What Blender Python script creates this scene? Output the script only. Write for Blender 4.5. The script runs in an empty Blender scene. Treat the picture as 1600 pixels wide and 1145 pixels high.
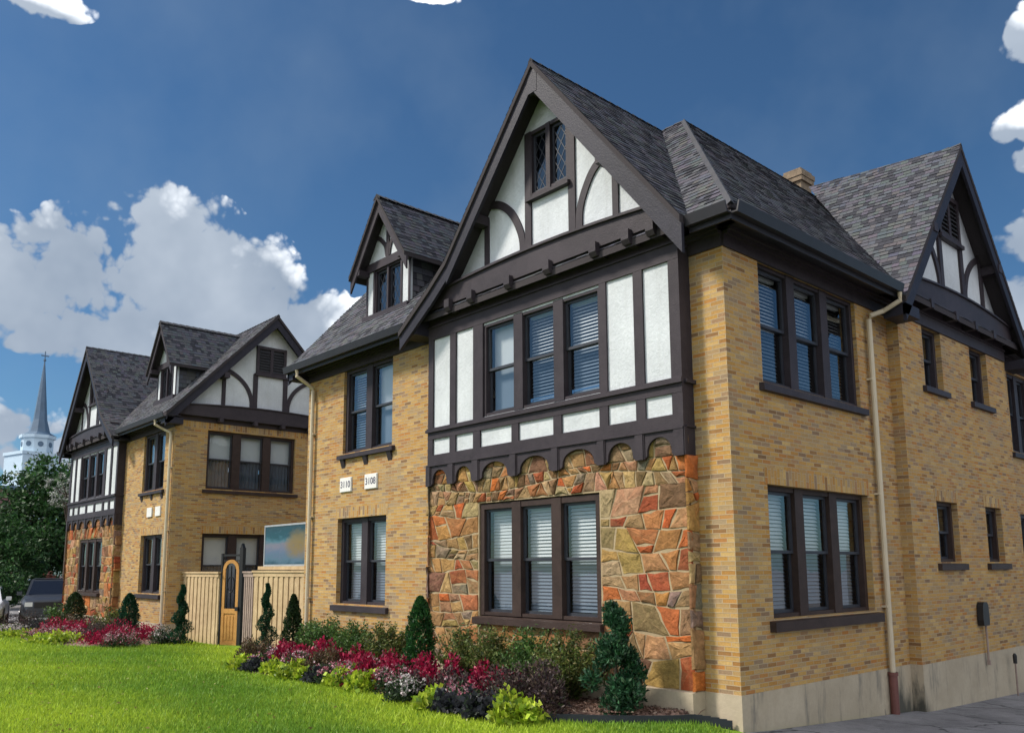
import bpy, math, random
import numpy as np
from mathutils import Vector, Matrix
R=math.radians
random.seed(7); rng=np.random.default_rng(11)
C=bpy.context.scene.collection
S=bpy.context.scene
# ------------------------------------------------------------------ materials
M={}
def newmat(name):
    m=bpy.data.materials.new(name); m.use_nodes=True; nt=m.node_tree
    for n in list(nt.nodes): nt.nodes.remove(n)
    out=nt.nodes.new('ShaderNodeOutputMaterial'); bs=nt.nodes.new('ShaderNodeBsdfPrincipled')
    nt.links.new(bs.outputs[0],out.inputs[0]); M[name]=m
    return m,nt,bs,out
def N(nt,t,**k):
    n=nt.nodes.new(t)
    for a,b in k.items():
        if a in n.inputs.keys(): n.inputs[a].default_value=b
        else: setattr(n,a,b)
    return n
def ramp(nt,fac,stops,interp='LINEAR'):
    r=nt.nodes.new('ShaderNodeValToRGB'); r.color_ramp.interpolation=interp
    e=r.color_ramp.elements
    while len(e)>1: e.remove(e[-1])
    e[0].position=stops[0][0]; e[0].color=(*stops[0][1],1)
    for p,c in stops[1:]:
        x=e.new(p); x.color=(*c,1)
    nt.links.new(fac,r.inputs[0]); return r.outputs[0]
def mix(nt,fac,a,b,mode='MIX'):
    n=nt.nodes.new('ShaderNodeMix'); n.data_type='RGBA'; n.blend_type=mode; n.clamp_factor=True
    for s,v in ((n.inputs[0],fac),(n.inputs[6],a),(n.inputs[7],b)):
        if isinstance(v,(int,float)): s.default_value=v
        elif isinstance(v,tuple): s.default_value=(*v,1)
        else: nt.links.new(v,s)
    return n.outputs[2]
def noise(nt,vec,scale,detail=4,rough=.55,dist=0.):
    n=N(nt,'ShaderNodeTexNoise',Scale=scale,Detail=detail,Roughness=rough,Distortion=dist)
    if vec is not None: nt.links.new(vec,n.inputs['Vector'])
    return n.outputs[0]
def math_(nt,op,a,b=0.,c=None,clamp=False):
    n=nt.nodes.new('ShaderNodeMath'); n.operation=op; n.use_clamp=clamp
    for i,v in enumerate((a,b,c)):
        if v is None: continue
        if isinstance(v,(int,float)): n.inputs[i].default_value=v
        else: nt.links.new(v,n.inputs[i])
    return n.outputs[0]
def bump(nt,bs,h,strength=.4,dist=.01):
    b=N(nt,'ShaderNodeBump',Strength=strength,Distance=dist); nt.links.new(h,b.inputs['Height'])
    nt.links.new(b.outputs[0],bs.inputs['Normal']); return b
def uv(nt): return N(nt,'ShaderNodeUVMap',uv_map='UVMap').outputs[0]
def objc(nt): return N(nt,'ShaderNodeTexCoord').outputs['Object']
def col(nt): return N(nt,'ShaderNodeAttribute',attribute_name='Col').outputs['Color']
def plain(name,c,rough=.6,var=.25,scale=6.,metal=0.,spec=.4,bmp=0.,c2=None,stain=0.):
    m,nt,bs,out=newmat(name); v=objc(nt)
    n1=noise(nt,v,scale,5,.6)
    c2=c2 or tuple(x*(1-var) for x in c)
    f=math_(nt,'MULTIPLY_ADD',n1,2.2,-.6,True)
    cc=mix(nt,f,c2,c)
    if stain>0:
        n2=noise(nt,v,.9,6,.65)
        cc=mix(nt,math_(nt,'MULTIPLY_ADD',n2,3.,-1.5,True),cc,tuple(x*(1-stain) for x in c))
    nt.links.new(cc,bs.inputs['Base Color'])
    bs.inputs['Roughness'].default_value=rough; bs.inputs['Metallic'].default_value=metal
    bs.inputs['Specular IOR Level'].default_value=spec
    if bmp>0: bump(nt,bs,noise(nt,v,scale*8,4,.6),bmp,.01)
    return m
def brickmat(name,bw=.205,bh=.057,sat=1.,vertical=False):
    m,nt,bs,out=newmat(name); u=uv(nt)
    mp=N(nt,'ShaderNodeMapping'); nt.links.new(u,mp.inputs[0])
    if vertical: mp.inputs['Rotation'].default_value=(0,0,R(90))
    # wobble so that courses are not ruler straight
    nz=N(nt,'ShaderNodeTexNoise',Scale=2.2,Detail=2.); nt.links.new(u,nz.inputs['Vector'])
    vm=N(nt,'ShaderNodeVectorMath',operation='MULTIPLY_ADD'); nt.links.new(nz.outputs['Color'],vm.inputs[0])
    vm.inputs[1].default_value=(.012,.012,0); nt.links.new(mp.outputs[0],vm.inputs[2])
    b=N(nt,'ShaderNodeTexBrick',Scale=1.); nt.links.new(vm.outputs[0],b.inputs['Vector'])
    b.inputs['Color1'].default_value=(0,0,0,1); b.inputs['Color2'].default_value=(1,1,1,1); b.inputs['Mortar'].default_value=(.5,.5,.5,1)
    b.inputs['Brick Width'].default_value=bw; b.inputs['Row Height'].default_value=bh
    b.inputs['Mortar Size'].default_value=.006; b.inputs['Mortar Smooth'].default_value=.25; b.inputs['Bias'].default_value=0.
    b.offset=.5; b.squash=1.
    rnd=math_(nt,'ADD',b.outputs['Color'],0.)
    cl=ramp(nt,rnd,[(0,(.23,.13,.065)),(.06,(.40,.195,.055)),(.15,(.50,.27,.07)),(.27,(.56,.35,.115)),(.38,(.42,.265,.115)),(.48,(.60,.40,.16)),(.58,(.52,.285,.08)),(.67,(.37,.275,.17)),(.76,(.55,.335,.105)),(.85,(.47,.20,.05)),(.94,(.33,.235,.15)),(1.,(.25,.145,.08))])
    # weathered grey and orange patches
    pt=math_(nt,'MULTIPLY_ADD',noise(nt,u,.55,5,.65),3.6,-1.75,True)
    cl=mix(nt,math_(nt,'MULTIPLY',pt,.6),cl,(.30,.245,.175))
    p2=math_(nt,'MULTIPLY_ADD',noise(nt,u,.9,5,.65,.4),4.,-2.2,True)
    cl=mix(nt,math_(nt,'MULTIPLY',p2,.62),cl,(.50,.20,.04))
    p3=math_(nt,'MULTIPLY_ADD',noise(nt,u,1.7,5,.7,.3),4.,-2.3,True)
    cl=mix(nt,math_(nt,'MULTIPLY',p3,.5),cl,(.66,.47,.21))
    p4=math_(nt,'MULTIPLY_ADD',noise(nt,u,2.6,5,.7,.3),5.,-3.1,True)
    cl=mix(nt,math_(nt,'MULTIPLY',p4,.6),cl,(.36,.19,.075))
    fine=noise(nt,u,38,4,.7)
    cl=mix(nt,math_(nt,'MULTIPLY_ADD',fine,1.6,-.35,True),mix(nt,1.,cl,(.62,.6,.58),'MULTIPLY'),cl)
    sm=N(nt,'ShaderNodeMapping'); sm.inputs['Scale'].default_value=(2.6,.32,1); nt.links.new(u,sm.inputs[0])
    st=math_(nt,'MULTIPLY_ADD',noise(nt,sm.outputs[0],1.,6,.68),4.5,-2.55,True)
    cl=mix(nt,math_(nt,'MULTIPLY',st,.42),cl,(.17,.14,.11))
    cl=mix(nt,math_(nt,'MULTIPLY',b.outputs['Fac'],.8),cl,(.36,.29,.20))
    nt.links.new(cl,bs.inputs['Base Color']); bs.inputs['Roughness'].default_value=.85; bs.inputs['Specular IOR Level'].default_value=.25
    h=math_(nt,'SUBTRACT',math_(nt,'MULTIPLY_ADD',fine,.5,math_(nt,'MULTIPLY',b.outputs['Color'],.7)),math_(nt,'MULTIPLY',b.outputs['Fac'],1.3))
    bump(nt,bs,h,.6,.008)
brickmat('brick'); brickmat('brick_soldier',.21,.075,vertical=True)
def colmat(name,rough=.7,spec=.3,nscale=30.,nvar=.35,bmp=.5,bd=.01,transl=0.):
    m,nt,bs,out=newmat(name); v=objc(nt); c=col(nt)
    n1=noise(nt,v,nscale,5,.65)
    d=mix(nt,1.,c,(1-nvar,1-nvar,1-nvar),'MULTIPLY')
    cc=mix(nt,math_(nt,'MULTIPLY_ADD',n1,2.4,-.7,True),d,c)
    nt.links.new(cc,bs.inputs['Base Color']); bs.inputs['Roughness'].default_value=rough
    bs.inputs['Specular IOR Level'].default_value=spec
    if bmp>0: bump(nt,bs,n1,bmp,bd)
    if transl>0:
        t=N(nt,'ShaderNodeBsdfTranslucent'); nt.links.new(cc,t.inputs[0])
        ms=N(nt,'ShaderNodeMixShader'); ms.inputs[0].default_value=transl
        nt.links.new(bs.outputs[0],ms.inputs[1]); nt.links.new(t.outputs[0],ms.inputs[2]); nt.links.new(ms.outputs[0],out.inputs[0])
    return m
colmat('stone',.9,.2,14.,.5,.9,.025)
colmat('shingle',.88,.25,60.,.4,.5,.006)
colmat('leaf',.5,.35,20.,.2,0.,transl=.3)
colmat('blade',.55,.25,3.,.15,0.,transl=.35)
# stucco
m,nt,bs,out=newmat('stucco'); v=objc(nt)
n1=noise(nt,v,1.1,5,.6); n2=noise(nt,v,26,5,.7)
cc=mix(nt,math_(nt,'MULTIPLY_ADD',n1,2.6,-.8,True),(.50,.525,.55),(.66,.69,.72))
cc=mix(nt,math_(nt,'MULTIPLY_ADD',n2,2.,-.5,True),mix(nt,1.,cc,(.82,.82,.82),'MULTIPLY'),cc)
sm=N(nt,'ShaderNodeMapping'); sm.inputs['Scale'].default_value=(5.,5.,.5); nt.links.new(v,sm.inputs[0])
cc=mix(nt,math_(nt,'MULTIPLY',math_(nt,'MULTIPLY_ADD',noise(nt,sm.outputs[0],1.,6,.68),4.,-2.1,True),.4),cc,(.36,.36,.35))
nt.links.new(cc,bs.inputs['Base Color']); bs.inputs['Roughness'].default_value=.9
bump(nt,bs,n2,.55,.02)
# painted timber with grain and wear
def timber(name,c,c2,rough=.5):
    m,nt,bs,out=newmat(name); u=uv(nt); v=objc(nt)
    mp=N(nt,'ShaderNodeMapping'); mp.inputs['Scale'].default_value=(5,5,5); nt.links.new(v,mp.inputs[0])
    n1=noise(nt,mp.outputs[0],1.2,6,.65,.5); n2=noise(nt,v,.7,4,.6)
    cc=mix(nt,math_(nt,'MULTIPLY_ADD',n1,2.2,-.6,True),c2,c)
    cc=mix(nt,math_(nt,'MULTIPLY_ADD',n2,2.5,-1.2,True),cc,tuple(min(1,x*1.22) for x in c))
    wr=math_(nt,'MULTIPLY_ADD',noise(nt,v,17.,6,.72),9.,-6.0,True)
    cc=mix(nt,math_(nt,'MULTIPLY',wr,.45),cc,tuple(min(1,x*2.6) for x in c))
    nt.links.new(cc,bs.inputs['Base Color']); bs.inputs['Roughness'].default_value=rough
    bs.inputs['Specular IOR Level'].default_value=.16; bump(nt,bs,noise(nt,mp.outputs[0],9.,4,.6),.4,.01)
timber('trim',(.047,.038,.044),(.030,.024,.029)); timber('trim_dark',(.028,.026,.037),(.018,.017,.024))
timber('trim_brown',(.052,.034,.030),(.030,.020,.018))
timber('fence_wood',(.52,.39,.23),(.36,.25,.14),.8)
timber('gate_wood',(.54,.28,.085),(.40,.19,.055),.5)
timber('grey_wood',(.33,.25,.21),(.2,.15,.13),.85)
plain('gutter_dark',(.020,.018,.024),.45,.3,4.)
plain('sash',(.032,.034,.045),.45,.3)
plain('blind',(.62,.63,.65),.55,.12,3.)
plain('shade',(.60,.62,.64),.7,.1,2.)
plain('curtain',(.45,.45,.47),.85,.3,5.)
plain('cream_metal',(.56,.47,.34),.5,.15,3.,stain=.2)
plain('clay_pipe',(.16,.06,.05),.6,.3)
plain('black_metal',(.012,.011,.012),.45,.2)
plain('flashing',(.45,.46,.48),.45,.25,5.,.3)
plain('plate_white',(.72,.70,.68),.5,.1)
plain('digit_dark',(.05,.045,.09),.5,.1)
plain('louver',(.03,.03,.035),.6,.3)
plain('church_white',(.50,.62,.72),.7,.1,.5)
plain('steeple_slate',(.10,.16,.24),.55,.3,1.)
plain('church_brick',(.22,.11,.12),.85,.3,2.)
plain('car_silver',(.06,.066,.08),.3,.1,1.,.4)
plain('car_white',(.62,.63,.66),.25,.06,1.)
plain('car_glass',(.012,.014,.022),.08,.1,1.,0.,.8)
plain('rubber',(.02,.02,.02),.8,.2)
plain('rim',(.35,.35,.37),.3,.2,4.,.7)
plain('lamp_lens',(.75,.76,.8),.12,.1)
plain('old_brick',(.27,.20,.135),.9,.5,9.,bmp=.6,stain=.5)
plain('bark',(.10,.075,.055),.9,.5,8.,bmp=.8)
plain('stem',(.09,.07,.04),.8,.4)
plain('edging',(.018,.022,.03),.5,.3)
# mortar/concrete with stains
m,nt,bs,out=newmat('mortar'); v=objc(nt)
cc=mix(nt,noise(nt,v,7,5,.6),(.26,.19,.11),(.42,.325,.2)); nt.links.new(cc,bs.inputs['Base Color']); bs.inputs['Roughness'].default_value=.95
bump(nt,bs,noise(nt,v,40,4,.6),.6,.01)
m,nt,bs,out=newmat('concrete'); v=objc(nt)
n1=noise(nt,v,1.3,6,.65); n2=noise(nt,v,22,5,.65)
mp=N(nt,'ShaderNodeMapping'); mp.inputs['Scale'].default_value=(2.2,2.2,.45); nt.links.new(v,mp.inputs[0])
n3=noise(nt,mp.outputs[0],1.5,6,.7)
cc=mix(nt,math_(nt,'MULTIPLY_ADD',n1,2.4,-.7,True),(.36,.29,.20),(.50,.415,.30))
cc=mix(nt,math_(nt,'MULTIPLY_ADD',n3,5.,-2.75,True),cc,(.10,.095,.085))
cc=mix(nt,math_(nt,'MULTIPLY',n2,.4),cc,(.2,.18,.15))
sep=N(nt,'ShaderNodeSeparateXYZ'); nt.links.new(v,sep.inputs[0])
# mould patch by the foot of the downpipe and damp line along the ground
dx=math_(nt,'ABSOLUTE',math_(nt,'SUBTRACT',sep.outputs[1],4.35)); 
pm=math_(nt,'SUBTRACT',1.,math_(nt,'ADD',math_(nt,'MULTIPLY',dx,1.15),math_(nt,'MULTIPLY',math_(nt,'SUBTRACT',sep.outputs[2],.1),.9)))
pm=math_(nt,'MULTIPLY_ADD',math_(nt,'ADD',pm,math_(nt,'MULTIPLY_ADD',n3,1.8,-1.0)),2.2,-.35,True)
cc=mix(nt,math_(nt,'MULTIPLY',pm,.88),cc,(.030,.034,.028))
nt.links.new(cc,bs.inputs['Base Color']); bs.inputs['Roughness'].default_value=.9
bump(nt,bs,n2,.4,.012)
# ground sheets
m,nt,bs,out=newmat('lawn'); v=objc(nt)
n1=noise(nt,v,.35,5,.6,.6); n2=noise(nt,v,9,6,.7); n3=noise(nt,v,70,3,.6)
cc=mix(nt,math_(nt,'MULTIPLY_ADD',n1,4.,-1.5,True),(.11,.22,.025),(.26,.38,.035))
cc=mix(nt,math_(nt,'MULTIPLY_ADD',n2,2.2,-.6,True),mix(nt,1.,cc,(.55,.62,.5),'MULTIPLY'),cc)
nt.links.new(cc,bs.inputs['Base Color']); bs.inputs['Roughness'].default_value=.85; bs.inputs['Specular IOR Level'].default_value=.1
bump(nt,bs,n3,.8,.02)
m,nt,bs,out=newmat('asphalt'); v=objc(nt)
n1=noise(nt,v,.8,6,.7); n2=noise(nt,v,60,4,.8); n3=noise(nt,v,3.,6,.7)
cc=mix(nt,math_(nt,'MULTIPLY_ADD',n1,3.2,-1.1,True),(.20,.19,.20),(.42,.40,.405))
cc=mix(nt,math_(nt,'MULTIPLY_ADD',n3,4.,-2.2,True),cc,(.05,.05,.058))
cc=mix(nt,math_(nt,'MULTIPLY_ADD',n2,2.5,-.9,True),mix(nt,1.,cc,(.55,.55,.56),'MULTIPLY'),cc)
wv=N(nt,'ShaderNodeVectorMath',operation='MULTIPLY_ADD'); tn=N(nt,'ShaderNodeTexNoise',Scale=2.5,Detail=4.); nt.links.new(v,tn.inputs['Vector']); nt.links.new(tn.outputs['Color'],wv.inputs[0]); wv.inputs[1].default_value=(.5,.5,0); nt.links.new(v,wv.inputs[2])
vc=N(nt,'ShaderNodeTexVoronoi',feature='DISTANCE_TO_EDGE',Scale=.55); nt.links.new(wv.outputs[0],vc.inputs['Vector'])
cc=mix(nt,math_(nt,'MULTIPLY_ADD',vc.outputs['Distance'],-60.,1.,True),cc,(.03,.03,.032))
nt.links.new(cc,bs.inputs['Base Color']); bs.inputs['Roughness'].default_value=.9
bump(nt,bs,n2,.8,.015)
m,nt,bs,out=newmat('mulch'); v=objc(nt)
vo=N(nt,'ShaderNodeTexVoronoi',Scale=26.); nt.links.new(v,vo.inputs['Vector'])
cc=ramp(nt,N(nt,'ShaderNodeSeparateColor').outputs[0],[(0,(.1,.06,.04)),(1,(.2,.1,.1))])
sc=nt.nodes[-2] if False else N(nt,'ShaderNodeSeparateColor'); nt.links.new(vo.outputs['Color'],sc.inputs[0])
cc=ramp(nt,sc.outputs[0],[(0,(.05,.028,.022)),(.4,(.15,.085,.065)),(.75,(.24,.15,.115)),(1,(.33,.22,.17))])
nt.links.new(cc,bs.inputs['Base Color']); bs.inputs['Roughness'].default_value=.95
bump(nt,bs,sc.outputs[1],.9,.03)
# window glass: thin sheet, clear with a Fresnel mirror
def glass(name,tint,gain):
    m,nt,bs,out=newmat(name); nt.nodes.remove(bs)
    t=N(nt,'ShaderNodeBsdfTransparent'); t.inputs[0].default_value=(*tint,1)
    g=N(nt,'ShaderNodeBsdfGlossy',Roughness=.01); g.inputs[0].default_value=(.9,.95,1,1)
    ge=N(nt,'ShaderNodeNewGeometry'); dt=N(nt,'ShaderNodeVectorMath',operation='DOT_PRODUCT'); nt.links.new(ge.outputs['Incoming'],dt.inputs[0]); nt.links.new(ge.outputs['Normal'],dt.inputs[1])
    f=math_(nt,'MULTIPLY_ADD',math_(nt,'POWER',math_(nt,'SUBTRACT',1.,math_(nt,'ABSOLUTE',dt.outputs['Value'])),4.),gain,.11,True)
    b=N(nt,'ShaderNodeBump',Strength=.12,Distance=.02); nt.links.new(noise(nt,objc(nt),2.2,3),b.inputs['Height']); nt.links.new(b.outputs[0],g.inputs['Normal'])
    ms=N(nt,'ShaderNodeMixShader'); nt.links.new(f,ms.inputs[0]); nt.links.new(t.outputs[0],ms.inputs[1]); nt.links.new(g.outputs[0],ms.inputs[2])
    nt.links.new(ms.outputs[0],out.inputs[0])
glass('glass',(.86,.89,.90),1.); glass('glass_screen',(.46,.52,.58),.8); glass('glass_dark',(.22,.26,.32),1.)
# painted sunset panel
m,nt,bs,out=newmat('sunset_paint'); u=uv(nt)
sp=N(nt,'ShaderNodeTexCoord'); sep=N(nt,'ShaderNodeSeparateXYZ'); nt.links.new(sp.outputs['Generated'],sep.inputs[0])
gx,gz=sep.outputs[0],sep.outputs[2]
n1=noise(nt,sp.outputs['Generated'],4,6,.65,1.); n2=noise(nt,sp.outputs['Generated'],11,5,.7,1.5)
zz=math_(nt,'MULTIPLY_ADD',n1,.5,math_(nt,'SUBTRACT',gz,.25))
cc=ramp(nt,zz,[(.0,(.010,.07,.11)),(.12,(.10,.19,.27)),(.3,(.14,.19,.30)),(.5,(.26,.23,.29)),(.62,(.08,.21,.27)),(.75,(.005,.085,.12)),(1,(.008,.06,.085))])
d=math_(nt,'SQRT',math_(nt,'ADD',math_(nt,'POWER',math_(nt,'SUBTRACT',gx,.84),2.),math_(nt,'POWER',math_(nt,'MULTIPLY',math_(nt,'SUBTRACT',gz,.5),.8),2.)))
d=math_(nt,'ADD',d,math_(nt,'MULTIPLY_ADD',n1,.3,-.15))
cc=mix(nt,ramp(nt,d,[(.0,(1,1,1)),(.18,(.8,.8,.8)),(.36,(0,0,0))]),cc,(.30,.19,.05))
cc=mix(nt,math_(nt,'MULTIPLY_ADD',n2,4,-2.2,True),cc,(.10,.18,.25))
cc=mix(nt,1.,cc,(.58,.62,.64),'MULTIPLY'); nt.links.new(cc,bs.inputs['Base Color']); bs.inputs['Roughness'].default_value=.5
# ------------------------------------------------------------------ mesh builder
def clip(poly,a,b,c):            # keep a*x+b*y<=c
    o=[]
    for i in range(len(poly)):
        p,q=poly[i],poly[(i+1)%len(poly)]
        dp=a*p[0]+b*p[1]-c; dq=a*q[0]+b*q[1]-c
        if dp<=0: o.append(p)
        if dp*dq<0:
            t=dp/(dp-dq); o.append((p[0]+t*(q[0]-p[0]),p[1]+t*(q[1]-p[1])))
    return o
class MB:
    def __init__(s,tf=None):
        s.v=[];s.f=[];s.uv=[];s.c=[];s.tf=tf or (lambda a,n,z:(a,n,z))
    def face(s,pts,uvs=None,c=None,raw=False):
        i=len(s.v); s.v+= [tuple(p) for p in pts] if raw else [s.tf(*p) for p in pts]
        s.f.append(tuple(range(i,i+len(pts)))); s.uv.append(uvs); s.c.append(c)
    def box(s,a0,a1,n0,n1,z0,z1,c=None):
        a0,a1=min(a0,a1),max(a0,a1); n0,n1=min(n0,n1),max(n0,n1); z0,z1=min(z0,z1),max(z0,z1)
        i=len(s.v); s.v+=[s.tf(a,n,z) for z in (z0,z1) for n in (n0,n1) for a in (a0,a1)]
        for f in ((0,2,3,1),(4,5,7,6),(0,1,5,4),(2,6,7,3),(0,4,6,2),(1,3,7,5)):
            s.f.append(tuple(i+k for k in f)); s.uv.append(None); s.c.append(c)
    def prism(s,poly,n0,n1,c=None,ax='az'):   # polygon in (a,z) extruded along n, or in (a,n) along z, or (n,z) along a
        def P(p,t): return (p[0],t,p[1]) if ax=='az' else ((p[0],p[1],t) if ax=='an' else (t,p[0],p[1]))
        s.face([P(p,n0) for p in poly],c=c); s.face([P(p,n1) for p in poly][::-1],c=c)
        for k in range(len(poly)):
            p,q=poly[k],poly[(k+1)%len(poly)]
            s.face([P(p,n0),P(p,n1),P(q,n1),P(q,n0)],c=c)
    def tube(s,path,r,k=10,cap=True):
        rings=[];rr=r if isinstance(r,(list,tuple)) else [r]*len(path)
        P=[Vector(p) for p in path]
        up=Vector((0,0,1))
        for i,p in enumerate(P):
            d=(P[min(i+1,len(P)-1)]-P[max(i-1,0)]).normalized()
            x=d.cross(up if abs(d.z)<.9 else Vector((1,0,0))).normalized(); y=d.cross(x)
            ids=[]
            for j in range(k):
                an=2*math.pi*j/k; q=p+(x*math.cos(an)+y*math.sin(an))*rr[i]
                ids.append(len(s.v)); s.v.append(s.tf(*q))
            rings.append(ids)
        for a,b in zip(rings,rings[1:]):
            for j in range(k):
                s.f.append((a[j],a[(j+1)%k],b[(j+1)%k],b[j])); s.uv.append(None); s.c.append(None)
        if cap:
            for rg in (rings[0],rings[-1]): s.f.append(tuple(rg)); s.uv.append(None); s.c.append(None)
    def wall(s,a0,a1,z0,z1,holes=(),depth=.16,n=0.):
        A=sorted({a0,a1,*[h[0] for h in holes],*[h[1] for h in holes]}); Z=sorted({z0,z1,*[h[2] for h in holes],*[h[3] for h in holes]})
        A=[a for a in A if a0<=a<=a1]; Z=[z for z in Z if z0<=z<=z1]
        for i in range(len(A)-1):
            for j in range(len(Z)-1):
                ca,cz=(A[i]+A[i+1])/2,(Z[j]+Z[j+1])/2
                if any(h[0]<ca<h[1] and h[2]<cz<h[3] for h in holes): continue
                s.face([(A[i],n,Z[j]),(A[i+1],n,Z[j]),(A[i+1],n,Z[j+1]),(A[i],n,Z[j+1])])
        for h in holes:
            b0,b1,y0,y1=h
            s.face([(b0,n,y0),(b0,n-depth,y0),(b0,n-depth,y1),(b0,n,y1)]); s.face([(b1,n,y0),(b1,n,y1),(b1,n-depth,y1),(b1,n-depth,y0)])
            s.face([(b0,n,y1),(b0,n-depth,y1),(b1,n-depth,y1),(b1,n,y1)]); s.face([(b0,n,y0),(b1,n,y0),(b1,n-depth,y0),(b0,n-depth,y0)])
    def build(s,name,mat,parent=None,smooth=False,usecol=False,local=False):
        if not s.f: return None
        me=bpy.data.meshes.new(name); me.from_pydata(s.v,[],s.f)
        ul=me.uv_layers.new(name='UVMap'); V=me.vertices
        uvd=np.zeros((len(me.loops),2),np.float32)
        cd=np.ones((len(me.loops),4),np.float32) if usecol else None
        for k,p in enumerate(me.polygons):
            ls=p.loop_start
            u0=s.uv[k]
            if u0 is not None:
                for j,q in enumerate(u0): uvd[ls+j]=q
            else:
                nx,ny,nz=(abs(x) for x in p.normal)
                for j in range(p.loop_total):
                    co=V[p.vertices[j]].co
                    uvd[ls+j]=(co.x,co.y) if nz>nx and nz>ny else ((co.y,co.z) if nx>ny else (co.x,co.z))
            if usecol and s.c[k] is not None: cd[ls:ls+p.loop_total,:3]=s.c[k]
        ul.data.foreach_set('uv',uvd.ravel())
        if usecol:
            a=me.color_attributes.new('Col','FLOAT_COLOR','CORNER'); a.data.foreach_set('color',cd.ravel())
        if smooth: me.polygons.foreach_set('use_smooth',[True]*len(me.polygons))
        me.materials.append(M[mat]); me.update()
        o=bpy.data.objects.new(name,me); C.objects.link(o)
        if parent is not None:
            o.parent=parent
            if parent.type=="EMPTY" and not local: o.matrix_parent_inverse=Matrix.Translation(-parent.location)
        return o
def empty(name,loc,label,cat,group=None,rz=0.):
    o=bpy.data.objects.new(name,None); o.empty_display_size=.3; C.objects.link(o); o.location=loc; o.rotation_euler=(0,0,rz)
    tag(o,label,cat,group); return o
def tag(o,label,cat,group=None):
    o['label']=label; o['category']=cat
    if group: o['group']=group
    return o
def structure(o): o['kind']='structure'; return o
def reloc(o,loc):                 # give a mesh built in world coordinates an origin at its base
    me=o.data; me.transform(__import__('mathutils').Matrix.Translation(-Vector(loc))); o.location=loc; return o
def gz(x,y):                      # ground height
    z=.47+.006*min(0.,max(x,-40.))
    if x>-.5:
        d=.36-.058*min(max(y,-2.),5.)-.03*max(0.,y-5.)
        t=min(1.,max(0.,(x+.5)/.62)) if y<.2 else 1.
        z=z*(1-t)+d*t
    return z
SH=[(.112,.114,.130),(.104,.107,.124),(.120,.120,.134),(.108,.108,.120),(.100,.104,.122)]
SHD=[(.045,.046,.057),(.058,.058,.071)]
def shcol():
    return random.choice(SHD) if random.random()<.27 else tuple(x*random.uniform(.9,1.1) for x in random.choice(SH))
def roofslab(mb,poly,thick=.1,exposure=.115,edge=(.05,.042,.046),tabs=True):
    """solid slab with overlapping shingle tabs on top; poly: planar convex list of (u,y,z)"""
    P=[Vector(p) for p in poly]
    n=(P[1]-P[0]).cross(P[2]-P[0]).normalized()
    if n.z<0: n=-n
    h=Vector((0,0,1)).cross(n).normalized(); s=n.cross(h).normalized()
    if s.z<0: s=-s
    o=P[0]
    top=[tuple(p) for p in P]; bot=[tuple(p-Vector((0,0,thick))) for p in P]
    mb.face(top,c=(.06,.055,.065)); mb.face(bot[::-1],c=edge)
    for k in range(len(P)):
        j=(k+1)%len(P); mb.face([top[k],bot[k],bot[j],top[j]],c=edge)
    if not tabs: return
    q2=[((p-o).dot(h),(p-o).dot(s)) for p in P]
    lo=min(q[1] for q in q2); hi=max(q[1] for q in q2); pl=min(q[0] for q in q2); pr=max(q[0] for q in q2)
    r=0; y=lo-.02
    while y<hi:
        strip=clip(clip(q2,0,-1,-y),0,1,y+exposure)
        if len(strip)>=3:
            x=pl-random.uniform(0,.25)
            x1_=max(q[0] for q in strip)
            while x<x1_:
                w=random.choice((.10,.12,.14,.16)); 
                t=clip(clip(strip,-1,0,-x),1,0,x+w-.004)
                if len(t)>=3 and min(q[0] for q in t)<x1_:
                    lift=random.choice((.006,.009,.014)); cc=shcol()
                    pts=[o+h*a+s*b+n*(.004+lift*(1-max(0.,(b-y))/exposure)) for a,b in t]
                    mb.face([tuple(p) for p in pts],c=cc)
                    for k in range(len(t)):
                        a_,b_=t[k],t[(k+1)%len(t)]
                        if abs(a_[1]-y)<1e-4 and abs(b_[1]-y)<1e-4:
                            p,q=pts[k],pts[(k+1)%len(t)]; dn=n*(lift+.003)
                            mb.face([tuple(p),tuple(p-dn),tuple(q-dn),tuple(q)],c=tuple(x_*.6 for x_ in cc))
                x+=w
        y+=exposure
def ridgecap(mb,p,q,w=.05):
    p,q=Vector(p),Vector(q); L=(q-p).length; d=(q-p).normalized(); side=d.cross(Vector((0,0,1))).normalized(); up=side.cross(d).normalized()
    k=int(L/.2)
    for i in range(k):
        a=p+d*(i*L/k); b=p+d*((i+1.12)*L/k); l0,l1=.022,.006
        cc=tuple(x*.75 for x in random.choice(SH))
        A=[a+side*w-up*(w*.62)+up*l0,a+up*(l0+.02),a-side*w-up*(w*.62)+up*l0]
        B=[b+side*w-up*(w*.62)+up*l1,b+up*(l1+.02),b-side*w-up*(w*.62)+up*l1]
        mb.face([A[0],B[0],B[1],A[1]],c=cc); mb.face([A[1],B[1],B[2],A[2]],c=cc)
        mb.face([A[0],A[1],A[1]-up*.05,A[0]-up*.05],c=(.03,.03,.035)); mb.face([A[1],A[2],A[2]-up*.05,A[1]-up*.05],c=(.03,.03,.035))
STP=[(0.42,0.243,0.105),(0.45,0.252,0.084),(0.53,0.149,0.042),(0.36,0.086,0.035),(0.24,0.184,0.133),(0.31,0.18,0.087),(0.2,0.108,0.059),(0.5,0.333,0.161),(0.36,0.203,0.087),(0.42,0.18,0.066),(0.33,0.225,0.115)]
STW=[5,3,3.0,2.4,2.0,4.5,4,3.4,5,3,2.6]
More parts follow.
